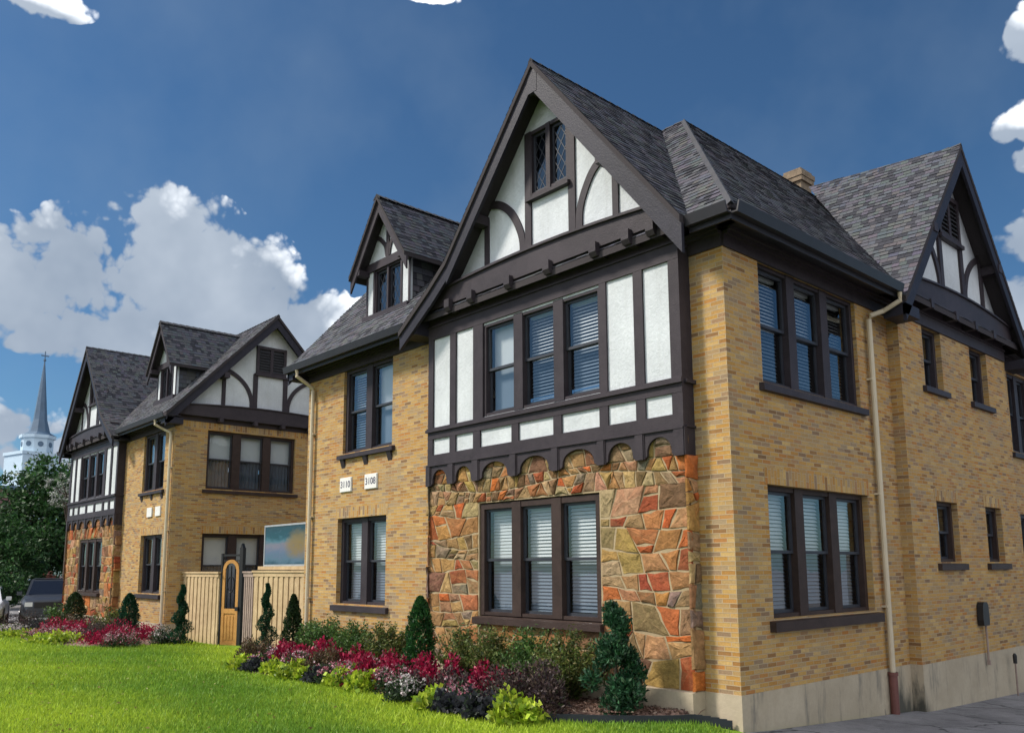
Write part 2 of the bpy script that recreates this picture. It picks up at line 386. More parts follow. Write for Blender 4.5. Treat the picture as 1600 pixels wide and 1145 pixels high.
def stones(mb,a0,a1,z0,z1,n0,size=.42,asp=1.25,relief=.05,jag=0.):
    """irregular fieldstones: clipped cells, each raised with its own tilt and colour"""
    polys=[]; z=z0; zs=[z0]
    rh=size/math.sqrt(asp)
    while z<z1-.55*rh: z+=rh*random.uniform(.6,1.45); zs.append(min(z,z1))
    if z1-zs[-1]<.45*rh: zs[-1]=z1
    else: zs.append(z1)
    wob=[(random.uniform(1.5,4),random.uniform(0,6),random.uniform(.2,.45)*min(rh,.3)*.6) for _ in zs]
    def zb(j,x):
        if j==0: return z0
        if j==len(zs)-1: return z1
        f,ph,am=wob[j]; return zs[j]+am*math.sin(x*f+ph)
    for j in range(len(zs)-1):
        hgt=zs[j+1]-zs[j]; x=a0; br=[(a0,a0)]
        while x<a1-.5*size*asp*.6:
            x+=min(1.9,max(.6,hgt/rh))**.4*size*math.sqrt(asp)*random.uniform(.55,1.5); sl=random.uniform(-.12,.12)*min(1,hgt/.3)
            if x<a1-.3*size*.6: br.append((x-sl,x+sl))
        jx=random.uniform(-.1,1)*jag; br.append((a1+jx*1.0,a1+jx*.6))
        for (l0,l1),(r0,r1) in zip(br,br[1:]):
            q=[(l0,zb(j,l0)),(r0,zb(j,r0)),(r1,zb(j+1,r1)),(l1,zb(j+1,l1))]
            w_,h_=r0-l0,hgt; t=random.random()
            if t<.24 and h_>.2:
                f=random.uniform(.3,.7); g_=f+random.uniform(-.15,.15); m1=(q[0][0]+(q[3][0]-q[0][0])*f,q[0][1]+(q[3][1]-q[0][1])*f); m2=(q[1][0]+(q[2][0]-q[1][0])*g_,q[1][1]+(q[2][1]-q[1][1])*g_)
                polys+= [[q[0],q[1],m2,m1],[m1,m2,q[2],q[3]]]
            elif t<.29 and w_>.3 and h_>.2: polys+= [[q[0],q[1],q[2]],[q[0],q[2],q[3]]] if random.random()<.5 else [[q[0],q[1],q[3]],[q[1],q[2],q[3]]]
            else: polys.append(q)
    for poly in polys:
        # subdivide edges and jitter for a natural outline
        cx=sum(p[0] for p in poly)/len(poly); cz=sum(p[1] for p in poly)/len(poly)
        ring=[]
        for i in range(len(poly)):
            p,q=poly[i],poly[(i+1)%len(poly)]; L=math.hypot(q[0]-p[0],q[1]-p[1]); st=max(1,int(L/.11))
            for t in range(st):
                f=t/st; jj=.012 if t else .004; ring.append((p[0]+f*(q[0]-p[0])+random.uniform(-jj,jj),p[1]+f*(q[1]-p[1])+random.uniform(-jj,jj)))
        def inset(r,d,jt):
            o=[]
            for x,z in r:
                dx,dz=cx-x,cz-z; L=math.hypot(dx,dz) or 1
                t=min(.8,(d+random.uniform(-jt,jt))/L); o.append((x+dx*t,z+dz*t))
            return o
        r1=inset(ring,.009,.005); r2=inset(r1,.012,.006); r3=inset(r2,.05,.02)
        hh=relief*random.uniform(.45,1.15); ta,tz_=random.uniform(-.05,.05),random.uniform(-.05,.05)
        fx,fz,fp=random.uniform(4,12),random.uniform(4,12),random.uniform(0,6)
        H=lambda p,b,j:n0+max(.004,b+(p[0]-cx)*ta+(p[1]-cz)*tz_+j*math.sin(p[0]*fx+fp)*math.cos(p[1]*fz)+random.uniform(-j,j)*.5)
        cc=random.choices(STP,STW)[0]; cc=tuple(min(.6,x*random.uniform(.8,1.1)) for x in cc)
        V0=[(p[0],n0-(.19 if jag and p[0]>5.99 else .01),p[1]) for p in r1]; V1=[(p[0],H(p,hh*.6,.004),p[1]) for p in r2]; V2=[(p[0],H(p,hh,.010),p[1]) for p in r3]
        m_=len(ring); ce=(cx,H((cx,cz),hh,.010),cz); r4=[((p[0]+cx)/2,(p[1]+cz)/2) for p in r3]; V3=[(p[0],H(p,hh,.012),p[1]) for p in r4]
        c2=random.choice(STP); al=random.random()*.35
        for i in range(m_):
            j=(i+1)%m_
            k1=random.uniform(.88,1.08); mm=al*random.random(); cA=tuple((x*(1-mm)+y*mm)*k1 for x,y in zip(cc,c2))
            mb.face([V0[i],V0[j],V1[j],V1[i]],c=tuple(x*.85 for x in cc)); mb.face([V1[i],V1[j],V2[j],V2[i]],c=cA); mb.face([V2[i],V2[j],V3[j],V3[i]],c=cA); mb.face([V3[i],V3[j],ce],c=cA)
def arcbar(mb,pts,w,n0,n1):
    """flat curved timber through pts in (a,z)"""
    L=[];Rr=[]
    for i,p in enumerate(pts):
        q0=pts[max(0,i-1)]; q1=pts[min(len(pts)-1,i+1)]
        dx,dz=q1[0]-q0[0],q1[1]-q0[1]; l=math.hypot(dx,dz); nx,nz=-dz/l*w/2,dx/l*w/2
        L.append((p[0]+nx,p[1]+nz)); Rr.append((p[0]-nx,p[1]-nz))
    for i in range(len(pts)-1):
        q=[L[i],L[i+1],Rr[i+1],Rr[i]]
        mb.face([(p[0],n1,p[1]) for p in q]); 
        mb.face([(L[i][0],n0,L[i][1]),(L[i+1][0],n0,L[i+1][1]),(L[i+1][0],n1,L[i+1][1]),(L[i][0],n1,L[i][1])])
        mb.face([(Rr[i][0],n0,Rr[i][1]),(Rr[i][0],n1,Rr[i][1]),(Rr[i+1][0],n1,Rr[i+1][1]),(Rr[i+1][0],n0,Rr[i+1][1])])
    for k in (0,-1): mb.face([(L[k][0],n0,L[k][1]),(L[k][0],n1,L[k][1]),(Rr[k][0],n1,Rr[k][1]),(Rr[k][0],n0,Rr[k][1])])
def smooth_curve(pts,k=6):
    P=[pts[0]]+list(pts)+[pts[-1]]; o=[]
    for i in range(1,len(P)-2):
        for t in range(k):
            f=t/k; a,b,c,d=P[i-1],P[i],P[i+1],P[i+2]
            o.append(tuple(.5*((2*b[x])+(-a[x]+c[x])*f+(2*a[x]-5*b[x]+4*c[x]-d[x])*f*f+(-a[x]+3*b[x]-3*c[x]+d[x])*f**3) for x in (0,1)))
    o.append(pts[-1]); return o
def window(parent,tf,a0,a1,z0,z1,lights=3,mull=.19,fw=.1,n=0.,rec=.05,sill=(.07,.1,.13),blinds='c',frame_mat='trim',hung=True,split=None,diamond=False,screen=True,flip=False):
    """window unit in wall plane n; part of the house: frame mesh, with sill, sashes, panes and blinds as children"""
    D=n-rec
    f=MB(tf); f.box(a0,a0+fw,D-.12,D,z0,z1); f.box(a1-fw,a1,D-.12,D,z0,z1)
    f.box(a0+fw,a1-fw,D-.12,D,z1-fw*.85,z1); f.box(a0+fw,a1-fw,D-.12,D-.005,z0,z0+.05)
    inner=(a1-a0-2*fw-mull*(lights-1))/lights; L=[]
    for i in range(lights):
        x=a0+fw+i*(inner+mull); L.append((x,x+inner))
        if i<lights-1: f.box(x+inner,x+inner+mull,D-.12,D+.012,z0+.002,z1-.002)
    w=f.build('window',frame_mat,parent)
    if sill:
        s=MB(tf); pr,ov,hh=sill
        s.prism([(D-.12,z0),(n+pr,z0-.035),(n+pr,z0-hh),(D-.12,z0-hh)],a0-ov,a1+ov,ax='nz'); s.build('sill',frame_mat,w)
    zt,zb=z1-fw*.85,z0+.05; zm=split if split else zb+(zt-zb)*.5
    pane=MB(tf); scr=MB(tf)
    for i,(x0,x1) in enumerate(L):
        sb=MB(tf); t=.042; d0,d1=D-.085,D-.05; e0,e1=D-.12,D-.088
        if hung:
            for (p0,p1,q0,q1,st) in ((zm-.02,zt,d0,d1,t),(zb,zm+.02,e0,e1,t)):
                sb.box(x0,x0+st,q0,q1,p0,p1); sb.box(x1-st,x1,q0,q1,p0,p1); sb.box(x0+st,x1-st,q0,q1,p1-st,p1); sb.box(x0+st,x1-st,q0,q1,p0,p0+st)
            pane.face([(x0+t,D-.068,zm),(x1-t,D-.068,zm),(x1-t,D-.068,zt-t),(x0+t,D-.068,zt-t)])
            (scr if screen else pane).face([(x0+t,D-.104,zb+t),(x1-t,D-.104,zb+t),(x1-t,D-.104,zm),(x0+t,D-.104,zm)])
        else:
            sb.box(x0,x0+t,d0,d1,zb,zt); sb.box(x1-t,x1,d0,d1,zb,zt); sb.box(x0+t,x1-t,d0,d1,zt-t,zt); sb.box(x0+t,x1-t,d0,d1,zb,zb+t)
            scr.face([(x0+t,D-.068,zb+t),(x1-t,D-.068,zb+t),(x1-t,D-.068,zt-t),(x0+t,D-.068,zt-t)])
            if diamond:
                q=[(x0+t,zb+t),(x1-t,zb+t),(x1-t,zt-t),(x0+t,zt-t)]; st=.15
                W_=x1-x0-2*t; H_=zt-zb-2*t; k=-int(H_/st*1.6)-2
                for sg in (1,-1):
                    c0=-H_*1.2
                    while c0<W_+H_*1.2:
                        # line (x-x0t) = c0 + sg*0.6*(z-zb)
                        bar=[(x0+t+c0-.006,zb-.1),(x0+t+c0+.006,zb-.1),(x0+t+c0+.006+sg*.6*(H_+.3),zb+H_+.2),(x0+t+c0-.006+sg*.6*(H_+.3),zb+H_+.2)]
                        pl=clip(clip(clip(clip(bar,-1,0,-(x0+t)),1,0,x1-t),0,-1,-(zb+t)),0,1,zt-t)
                        if len(pl)>=3: sb.face([(p[0],D-.062,p[1]) for p in pl])
                        c0+=st
        sb.build('sash','sash',w)
        b=blinds[i] if i<len(blinds) else blinds[-1]
        bb=MB(tf); nb=D-.2
        if b in 'co':
            tilt=(.010,.046) if b=='c' else (.018,.036); kk=random.uniform(-.006,.008); tilt=(tilt[0]+kk,tilt[1]-abs(kk)*.5); z=zb+random.choice((.02,.02,.05,.09))
            sp=.052
            while z<zt-.05:
                j=random.uniform(-.002,.002)
                bb.face([(x0+.01,nb-tilt[0]+j,z+tilt[1]),(x1-.01,nb-tilt[0]+j,z+tilt[1]),(x1-.01,nb+tilt[0],z),(x0+.01,nb+tilt[0],z)] if True else None)
                z+=sp
            bb.box(x0+.01,x1-.01,nb-.03,nb+.03,zt-.05,zt-.005)
            bb.build('blind','blind',w)
        elif b in 'sh':       # roller shade, full or half drawn
            lo=zb+.01 if b=='s' else zm+.01
            bb.box(x0,x1,nb-.003,nb+.003,lo,zt); bb.build('shade','shade',w)
            if b=='h':
                cb=MB(tf); k=14
                for q in range(k):
                    xa,xb=x0+(x1-x0)*q/k,x0+(x1-x0)*(q+1)/k; o=.03 if q%2 else -.03
                    cb.face([(xa,nb-.08-o,zb),(xb,nb-.08+o,zb),(xb,nb-.08+o,zm+.05),(xa,nb-.08-o,zm+.05)])
                cb.build('curtain','curtain',w)
        elif b=='k':
            cb=MB(tf); k=16
            for q in range(k):
                xa,xb=x0+(x1-x0)*q/k,x0+(x1-x0)*(q+1)/k; o=.03 if q%2 else -.03
                cb.face([(xa,nb-o,zb),(xb,nb+o,zb),(xb,nb+o,zt),(xa,nb-o,zt)])
            cb.build('curtain','curtain',w)
    pane.build('pane','glass',w); scr.build('screen_pane','glass_dark' if not hung else 'glass_screen',w)
    return w
def louver_vent(parent,tf,a0,a1,z0,z1,n):
    f=MB(tf); c=(a0+a1)/2
    for x0,x1 in ((a0,a0+.09),(c-.05,c+.05),(a1-.09,a1)): f.box(x0,x1,n,n+.06,z0,z1)
    f.box(a0,a1,n,n+.065,z1-.09,z1); f.box(a0,a1,n,n+.065,z0,z0+.07); f.box(a0-.04,a1+.04,n,n+.1,z0-.07,z0)
    o=f.build('vent','trim',parent); s=MB(tf)
    s.box(a0+.05,a1-.05,n-.005,n+.004,z0+.02,z1-.02); z=z0+.1
    while z<z1-.12:
        for x0,x1 in ((a0+.09,c-.05),(c+.05,a1-.09)):
            s.face([(x0,n+.01,z+.06),(x1,n+.01,z+.06),(x1,n+.05,z),(x0,n+.05,z)]); s.face([(x0,n+.05,z),(x1,n+.05,z),(x1,n+.05,z-.012),(x0,n+.05,z-.012)])
        z+=.085
    s.build('louver','louver',o); return o
# ------------------------------------------------------------------ houses
from mathutils import Matrix
def finish(o): return o
def barge(mb,path,w,n0,n1,drop0=.1):
    for (a,z),(b,y) in zip(path,path[1:]):
        s=abs((y-z)/((b-a) or 1e-6)); d=w*math.sqrt(1+s*s)
        mb.prism([(a,z-drop0),(b,y-drop0),(b,y-drop0-d),(a,z-drop0-d)],n0,n1)
def gable_wing(P,tf,cy,zt,path,nb,vent_half=.5,brk=(-1.61,-.53,.38,1.31),half=2.45,frieze=True):
    """timbered gable over a side wall: tf=(a along wall, n outward, z)"""
    g=MB(tf); t=.05
    pl=[(p[0],p[1]-.16) for p in path]
    base=6.8
    poly=clip(pl,0,-1,-base); g.prism(poly,-.12,0.); g.build('stucco_panel','stucco',P)
    b=MB(tf)
    if frieze:
        b.box(cy-half,cy+half,-.01,.03,6.4,6.62); b.box(cy-half,cy+half,-.01,.055,6.6,6.64)
    b.box(cy-half,cy+half,-.12,.015,6.62,6.83)
    k=12; top=[(cy-half+2*half*i/k, 7.03+.14*(1-((i-k/2)/(k/2))**2)) for i in range(k+1)]
    b.prism([(cy-half,6.76)]+top+[(cy+half,6.76)],0.02,.19)
    for i in range(k): b.prism([top[i],top[i+1],(top[i+1][0],top[i+1][1]+.035),(top[i][0],top[i][1]+.035)],.0,.225)
    for d in brk: b.box(cy+d-.06,cy+d+.06,.0,.25,6.64,6.79)
    for s in (-1,1):
        b.box(cy+s*(vent_half-.07),cy+s*(vent_half+.07),0,.045,7.0,8.3)
        b.box(cy+s*1.5-.055,cy+s*1.5+.055,0,.045,7.0,8.25)
        arcbar(b,smooth_curve([(cy+s*.6,7.15),(cy+s*.62,7.5),(cy+s*.78,7.85),(cy+s*1.06,8.12),(cy+s*1.4,8.3)]),.12,0,.04)
        b.box(cy+s*1.55-.08,cy+s*1.55+.08,0,nb-.02,7.98,8.14)
    b.build('timber_framing','trim',P)
    louver_vent(P,tf,cy-vent_half,cy+vent_half,8.33,9.22,.002)
    bb=MB(tf); k=[i for i,p in enumerate(path) if p[1]==max(q[1] for q in path)][0]
    barge(bb,path[:k+1],.2,nb-.09,nb-.04); barge(bb,path[k:],.2,nb-.09,nb-.04)
    bb.box(path[0][0],path[0][0]+.5,.0,nb-.04,path[0][1]-.30,path[0][1]-.12); bb.box(path[-1][0]-.5,path[-1][0],.0,nb-.04,path[-1][1]-.30,path[-1][1]-.12)
    bb.build('bargeboard','trim_dark',P)
def gutter(P,tf,a0,a1,off=.42):
    g=MB(tf); g.prism([(off,6.585),(off+.09,6.585),(off+.125,6.72),(off+.105,6.72),(off+.075,6.605),(off,6.605)],a0,a1,ax='nz'); g.build('gutter','gutter_dark',P)
def eave(P,tf,a0,a1,s0=None,s1=None,off=.42):
    """frieze along [s0,s1] of the wall, soffit and gutter along [a0,a1]"""
    s0=a0 if s0 is None else s0; s1=a1 if s1 is None else s1
    e=MB(tf); e.box(s0,s1,-.01,.03,6.402,6.56); e.box(s0,s1,-.012,.085,6.56,6.64); e.box(s0,s1,-.012,.13,6.605,6.645); e.build('frieze','trim',P)
    so=MB(tf); so.box(a0,a1,0.,off-.002,6.646,6.665); so.box(a0,a1,off-.03,off-.001,6.52,6.645); so.build('soffit','gutter_dark',P)
    gutter(P,tf,a0,a1,off)
def downspout(P,tf,a,foot,top=6.58,off=.42,cl=False,kick=0.):
    d=MB(tf)
    d.tube([(a,off+.06,top),(a,off+.06,top-.13),(a+kick*.3,off*.55,top-.26),(a+kick,.10,top-.34),(a+kick,.075,top-.44)],.04,10)
    z0=foot+(.55 if cl else .12)
    d.tube([(a+kick,.075,top-.40),(a+kick,.075,z0)],.042,10)
    for z in (5.2,3.4,1.7): d.box(a+kick-.06,a+kick+.06,0,.085,z,z+.03)
    if not cl: d.tube([(a+kick,.075,z0+.02),(a+kick,.12,z0-.06),(a+kick,.28,foot+.05)],.048,10)
    o=d.build('downspout','cream_metal',P)
    if cl:
        q=MB(tf); q.tube([(a+kick,.075,z0+.03),(a+kick,.075,foot-.1)],.062,12); q.tube([(a+kick,.075,z0+.03),(a+kick,.075,z0-.02)],.074,12); q.build('drain_pipe','clay_pipe',o)
def soldier(mb,a0,a1,z,h=.215): mb.box(a0-.06,a1+.06,-.01,.004,z,z+h)
def house(name,label,x0,sx,y0,W,ry,zr,vo,uw,dc,drive,court):
    H=lambda u,y,z:(x0+sx*u,y0+y,z)
    root=empty(name,(x0+sx*W/2,y0+ry,.4),label,'house','half timbered brick houses')
    P=root
    F=lambda a,n,z:H(a,-n,z)
    Dw=lambda c:(lambda a,n,z:H(c-n,a,z))
    Cw=lambda c:(lambda a,n,z:H(c+n,a,z))
    Y2=2*ry; ZE=6.73; sF=(zr-ZE)/(ry+.42); yb=lambda z:max(-.42,(z-ZE)/sF-.42)
    BZ=.80; TZ=6.42
    # --- brick walls
    b=MB(F)
    hl=(uw+.15,uw+1.94,1.62,3.33); hu=(uw,uw+1.81,4.66,TZ)
    b.wall(6.0,W,BZ,TZ,(hl,hu),.2); b.wall(0,.52,BZ,TZ+.2)
    b.wall(.52,6.0,BZ,TZ,((1.8,4.8,1.4,3.5),(1.8,4.8,4.7,6.4)),.05)
    b.tf=Dw(0)
    dl=(.803,3.636,1.66,3.38); du=(.822,3.60,4.74,TZ)
    b.wall(0,4.705,BZ,TZ,(dl,du) if drive else (),.2)
    b.tf=F; b.tf=lambda a,n,z:H(a,4.705-n,z); b.wall(-.186,0,BZ,TZ)
    b.tf=Dw(-.186); wu=[(5.65,6.45,5.36,TZ),(7.79,8.66,5.36,TZ)]; wl=[(5.72,6.61,2.38,3.39),(7.94,8.76,2.38,3.39)]
    b.wall(4.705,9.70,BZ,TZ,wu+wl if drive else (),.2)
    b.tf=lambda a,n,z:H(a,9.7+n,z); b.wall(-.186,0,BZ,TZ)
    b.tf=Dw(0); rw=[(10.38,12.4,4.66,6.36),(10.45,12.4,1.66,3.36)]
    b.wall(9.7,16,BZ,TZ,rw if drive else (),.2)
    b.tf=lambda a,n,z:H(a,16+n,z); b.wall(0,4.8,BZ,TZ)
    b.tf=Cw(4.8); b.wall(Y2,16,BZ,TZ)
    b.tf=lambda a,n,z:H(a,Y2+n,z); b.wall(4.8,W,BZ,TZ)
    b.tf=Cw(W); cl=(.93,3.83,1.66,3.35); cu=(.96,3.80,4.66,6.40)
    b.wall(0,Y2,BZ,6.66,(cl,cu) if court else (),.2)
    b.build('wall','brick',P)
    def lint(tf,*q):
        s=MB(tf); soldier(s,*q); s.build('lintel','brick_soldier',P)
    lint(F,hl[0],hl[1],hl[3])
    if drive:
        lint(Dw(0),dl[0],dl[1],dl[3])
        for q in wl: lint(Dw(-.186),q[0],q[1],q[3])
    if court:
        lint(Cw(W),cl[0],cl[1],cl[3]); s=MB(Cw(W)); s.box(0,Y2,-.01,.004,6.44,6.655); s.build('soldier_course','brick_soldier',P)
    fd=MB(H); fo=[(-.012,-.012),(-.012,4.69),(-.198,4.69),(-.198,9.712),(-.012,9.712),(-.012,16.01),(4.8,16.01),(4.8,Y2+.01),(W+.012,Y2+.01),(W+.012,-.012),(6.01,-.012),(6.01,-.262),(.508,-.262),(.508,-.012)]
    fd.prism(fo,-.7,BZ,ax='an'); fd.build('foundation','concrete',P)
    # --- windows in brick
    window(P,F,*hl,lights=2,mull=.22,fw=.09,rec=.1,sill=(.07,.12,.14),blinds='cc',frame_mat='trim')
    w=window(P,F,*hu,lights=2,mull=.22,fw=.09,rec=.06,sill=(.08,.11,.12),blinds='so' if drive else 'ss',frame_mat='trim')
    for a in (hu[0]-.02,(hu[0]+hu[1])/2-.07,hu[1]-.12): 
        cb=MB(F); cb.prism([(0,4.54),(.06,4.54),(.0,4.36)],a,a+.14,ax='nz'); cb.build('corbel','trim',P)
    if drive:
        window(P,Dw(0),*dl,lights=3,mull=.22,fw=.08,rec=.1,sill=(.09,.1,.16),blinds='ccc',frame_mat='trim_brown')
        window(P,Dw(0),*du,lights=3,mull=.21,fw=.07,rec=.06,sill=(.08,.1,.13),blinds='ooo',frame_mat='trim',screen=True)
        for q in wu: window(P,Dw(-.186),*q,lights=1,fw=.08,rec=.1,sill=(.07,.12,.13),blinds='k')
        for q in wl: window(P,Dw(-.186),*q,lights=1,fw=.07,rec=.1,sill=(.07,.13,.14),blinds='s',frame_mat='trim_brown')
        for q in rw: window(P,Dw(0),*q,lights=3,mull=.2,fw=.09,rec=.06,sill=(.07,.1,.13),blinds='kok')
    if court:
        window(P,Cw(W),*cu,lights=3,mull=.25,fw=.08,rec=.09,sill=(.07,.1,.13),blinds='hhh',frame_mat='trim_brown',split=5.56)
        window(P,Cw(W),*cl,lights=2 if False else 3,mull=.25,fw=.08,rec=.09,sill=(.07,.1,.13),blinds='hhh',frame_mat='trim_brown',split=2.42)
    # --- front bay: rubble stone below, timber and stucco above
    m=MB(F); m.wall(.525,5.995,BZ,4.2,((2.05,4.68,1.56,3.36),),.16,n=.165)
    m.tf=Dw(.525); m.wall(-.165,0,BZ,4.2); m.tf=Cw(5.995); m.wall(-.165,0,BZ,4.2)
    so=m.build('stone_wall','mortar',P)
    st=MB(F)
    stones(st,.50,2.04,BZ,3.40,.165,.30,1.1,.023); stones(st,.52,6.0,3.74,4.07,.165,.26,.9,.03)
    stones(st,4.69,6.02,1.9,3.40,.165,.27,1.1,.023,.14); stones(st,4.69,6.10,BZ,1.9,.165,.30,1.1,.025,.22)
    stones(st,2.05,4.68,BZ,1.47,.165,.34,1.3,.03); stones(st,.52,6.02,3.37,3.75,.165,.22,.62,.032)
    st.tf=lambda a,n,z:H(.525-(n-.165),-a,z); stones(st,-.02,.235,BZ,3.74,.165,.30,.7,.03)
    st.tf=lambda a,n,z:H(5.995+(n-.165),-a,z); stones(st,-.02,.235,BZ,3.74,.165,.30,.7,.03)
    st.build('rubble_stone','stone',so,usecol=True)
    window(P,F,2.05,4.68,1.58,3.34,lights=3,mull=.2,fw=.1,n=.2,rec=.06,sill=(.07,.06,.13),blinds='ccc' if drive else 'kok',frame_mat='trim_brown')
    p=MB(F); p.wall(.53,5.99,4.2,6.85,((1.9,4.52,4.76,6.30),),.12,n=.213); p.build('stucco_panel','stucco',P)
    window(P,F,1.9,4.52,4.76,6.32,lights=3,mull=.205,fw=.07,n=.24,rec=.03,sill=None,blinds='oos' if drive else 'kkk',frame_mat='trim')
    t=MB(F); n0,n1=.2,.245
    pan=[(.69,1.13),(1.29,1.79),(1.95,2.70),(2.87,3.64),(3.80,4.57),(4.75,5.22),(5.38,5.86)]
    t.box(.52,6.0,n0,n1+.001,4.09,4.267); t.box(.52,6.0,n0,n1+.002,4.545,4.735); t.box(.50,6.02,n1,n1+.045,4.665,4.715); t.box(.51,6.01,n1,n1+.025,4.71,4.74)
    t.box(.52,6.0,n0,n1+.001,6.335,6.55); t.box(.51,6.01,n0,n1+.03,6.55,6.575); t.box(.52,6.0,n0,n1-.01,6.575,6.80)
    prev=.52
    for i,(l,r) in enumerate(pan+[(6.0,6.0)]):
        t.box(prev,l,n0,n1-.002,4.267,4.545)
        if i!=3 and i!=4 and i!=2: pass
        prev=r
    for l,r in ((.52,.69),(1.13,1.29),(1.79,1.92),(4.50,4.75),(5.22,5.38),(5.86,6.0)): t.box(l,r,n0,n1-.002,4.735,6.335)
    for c,e in ((Dw(.52),0),(Cw(6.0),0)):   # boarded returns
        t.tf=c
        for q in (0,1): t.box(-.2+.1*q,-.103+.1*q,-.03,.0-.002*q,3.73,6.8)
        t.box(-.2,0,-.02,.045,4.665,4.715); t.box(-.2,0,-.02,.02,4.09,4.12); t.box(-.2,0,-.02,.012,6.5,6.56)
    t.tf=F
    # camber-topped bressummer on brackets
    ul,ur=.60,5.72; k=14
    top=[(ul+(ur-ul)*i/k,7.05+.12*(1-((i-k/2)/(k/2))**2)) for i in range(k+1)]
    t.prism([(ul,6.8)]+top+[(ur,6.8)],.2,.42)
    for i in range(k): t.prism([top[i],top[i+1],(top[i+1][0],top[i+1][1]+.04),(top[i][0],top[i][1]+.04)],.2,.46)
    gu=2.9
    for u in (.78,1.2,1.8,2.74,3.62,4.55,5.16): t.prism([(.24,6.86),(.50,6.86),(.50,6.72),(.46,6.66),(.24,6.66)],u-.065,u+.065,ax='nz')
    for u in (2.42,3.38): t.box(u-.07,u+.07,n0,n1,7.1,9.25)
    for u in (1.57,4.40): t.box(u-.055,u+.055,n0,n1-.003,7.08,8.1)
    arcbar(t,smooth_curve([(3.52,7.15),(3.54,7.55),(3.75,7.98),(4.05,8.25),(4.40,8.36)]),.13,n0,n1-.004)
    arcbar(t,smooth_curve([(2.28,7.15),(2.26,7.6),(2.07,8.0),(1.86,8.20),(1.62,8.30)]),.13,n0,n1-.004)
    for u in (1.60,4.43): t.box(u-.08,u+.08,.2,.53,7.98,8.14)
    t.box(gu-.07,gu+.07,.2,.56,9.62,9.8)
    t.build('timber_framing','trim',P)
    g=MB(F); roofL=[(2.9,10.13),(5.06,7.50),(5.53,7.14),(6.42,6.54)]; roofR=[(2.9,10.13),(.2,6.72)]
    pl=[(q[0],q[1]-.14) for q in roofR[::-1]]+[(q[0],q[1]-.14) for q in roofL[1:]]
    gp=clip(pl,0,-1,-6.84)
    for q in (clip(gp,1,0,2.46),clip(gp,-1,0,-3.36),clip(clip(clip(gp,-1,0,-2.46),1,0,3.36),0,1,8.14),clip(clip(clip(gp,-1,0,-2.46),1,0,3.36),0,-1,-9.24)): g.prism(q,.08,.214)
    g.build('stucco_panel','stucco',P)
    window(P,F,2.46,3.36,8.14,9.24,lights=2,mull=.09,fw=.07,n=.25,rec=.01,sill=(.06,.02,.09),blinds='k',frame_mat='trim',hung=False,diamond=True)
    # scalloped skirt of the jetty
    sk=MB(F); ps=[(.52,.67),(1.18,1.31),(1.87,1.99),(2.78,2.90),(3.70,3.83),(4.61,4.76),(5.27,5.41),(5.92,6.03)]
    for i in range(7):
        l,r=ps[i][1],ps[i+1][0]; c=(l+r)/2; w_=(r-l)*.40; zt=4.0; zb=3.735
        arc=[(l,zb),(l+.015,zb)]
        arc+= [(c-w_*math.cos(math.pi*j/12),zb+.03+(zt-zb-.03)*math.sin(math.pi*j/12)**.8) for j in range(13)]
        arc+= [(r-.015,zb),(r,zb)]
        for j in range(len(arc)-1):
            if arc[j+1][0]-arc[j][0]<1e-6: continue
            sk.prism([arc[j],arc[j+1],(arc[j+1][0],4.088),(arc[j][0],4.088)],.2,.238)
    for i,(l,r) in enumerate(ps): sk.box(l,r,.2,.262,3.725,4.088); sk.box(l-.018,l,.2,.25,3.73,4.088); sk.box(r,r+.018,.2,.25,3.73,4.088)
    sk.box(.52,6.0,.2,.268,4.07,4.095)
    sk.build('scalloped_skirt','trim',P)
    # --- roofs
    rf=MB(H)
    UL=W+vo
    roofslab(rf,[(UL,-.42,ZE),(-.42,-.42,ZE),(2.4,ry,zr),(UL,ry,zr)])
    roofslab(rf,[(-.42,-.42,ZE),(-.42,16.4,ZE),(2.4,13.5,zr),(2.4,ry,zr)],tabs=drive)
    roofslab(rf,[(-.42,16.4,ZE),(5.22,16.4,ZE),(2.4,13.5,zr)],tabs=False)
    roofslab(rf,[(2.4,ry,zr),(2.4,13.5,zr),(5.22,16.4,ZE),(5.22,Y2+.42,ZE)],tabs=False)
    roofslab(rf,[(UL,Y2+.42,ZE),(UL,ry,zr),(2.4,ry,zr),(5.22,Y2+.42,ZE)],tabs=False)
    # front gable
    for (u1,z1),(u2,z2) in zip(roofL,roofL[1:]):
        roofslab(rf,[(u1,-.62,z1),(u2,-.62,z2),(u2,yb(z2)+.05,z2),(u1,yb(z1)+.05,z1)])
    roofslab(rf,[(2.9,-.62,10.13),(.2,-.62,6.72),(.2,-.40,6.72),(2.9,yb(10.13)+.02,10.13)])
    if drive:
        wz,wc=10.10,7.2
        for s in (-1,1): roofslab(rf,[(-.56,wc,wz),(-.56,wc+s*3.0,6.52),(-.40,wc+s*2.95,6.60),(2.42,wc,wz)])
    rc=MB(H)
    ridgecap(rc,(UL,ry,zr),(2.4,ry,zr)); ridgecap(rc,(2.4,ry,zr),(-.42,-.42,ZE)); ridgecap(rc,(2.4,ry,zr),(2.4,13.5,zr)); ridgecap(rc,(2.9,-.62,10.13),(2.9,yb(10.13),10.13))
    if drive: ridgecap(rc,(-.56,7.2,10.10),(2.42,7.2,10.10))
    ro=rf.build('roof','shingle',P,usecol=True)
    rc.build('ridge_cap','shingle',ro,usecol=True)
    bb=MB(F); barge(bb,roofR,.245,.53,.585,.1); barge(bb,roofL,.2,.53,.585,.1)
    bb.box(gu-.1,gu+.1,.525,.59,9.60,9.99)
    bb.prism([(6.0,6.42),(6.42,6.42),(6.42,6.5),(6.0,6.7)],.0,.53)
    bb.build('bargeboard','trim_dark',P)
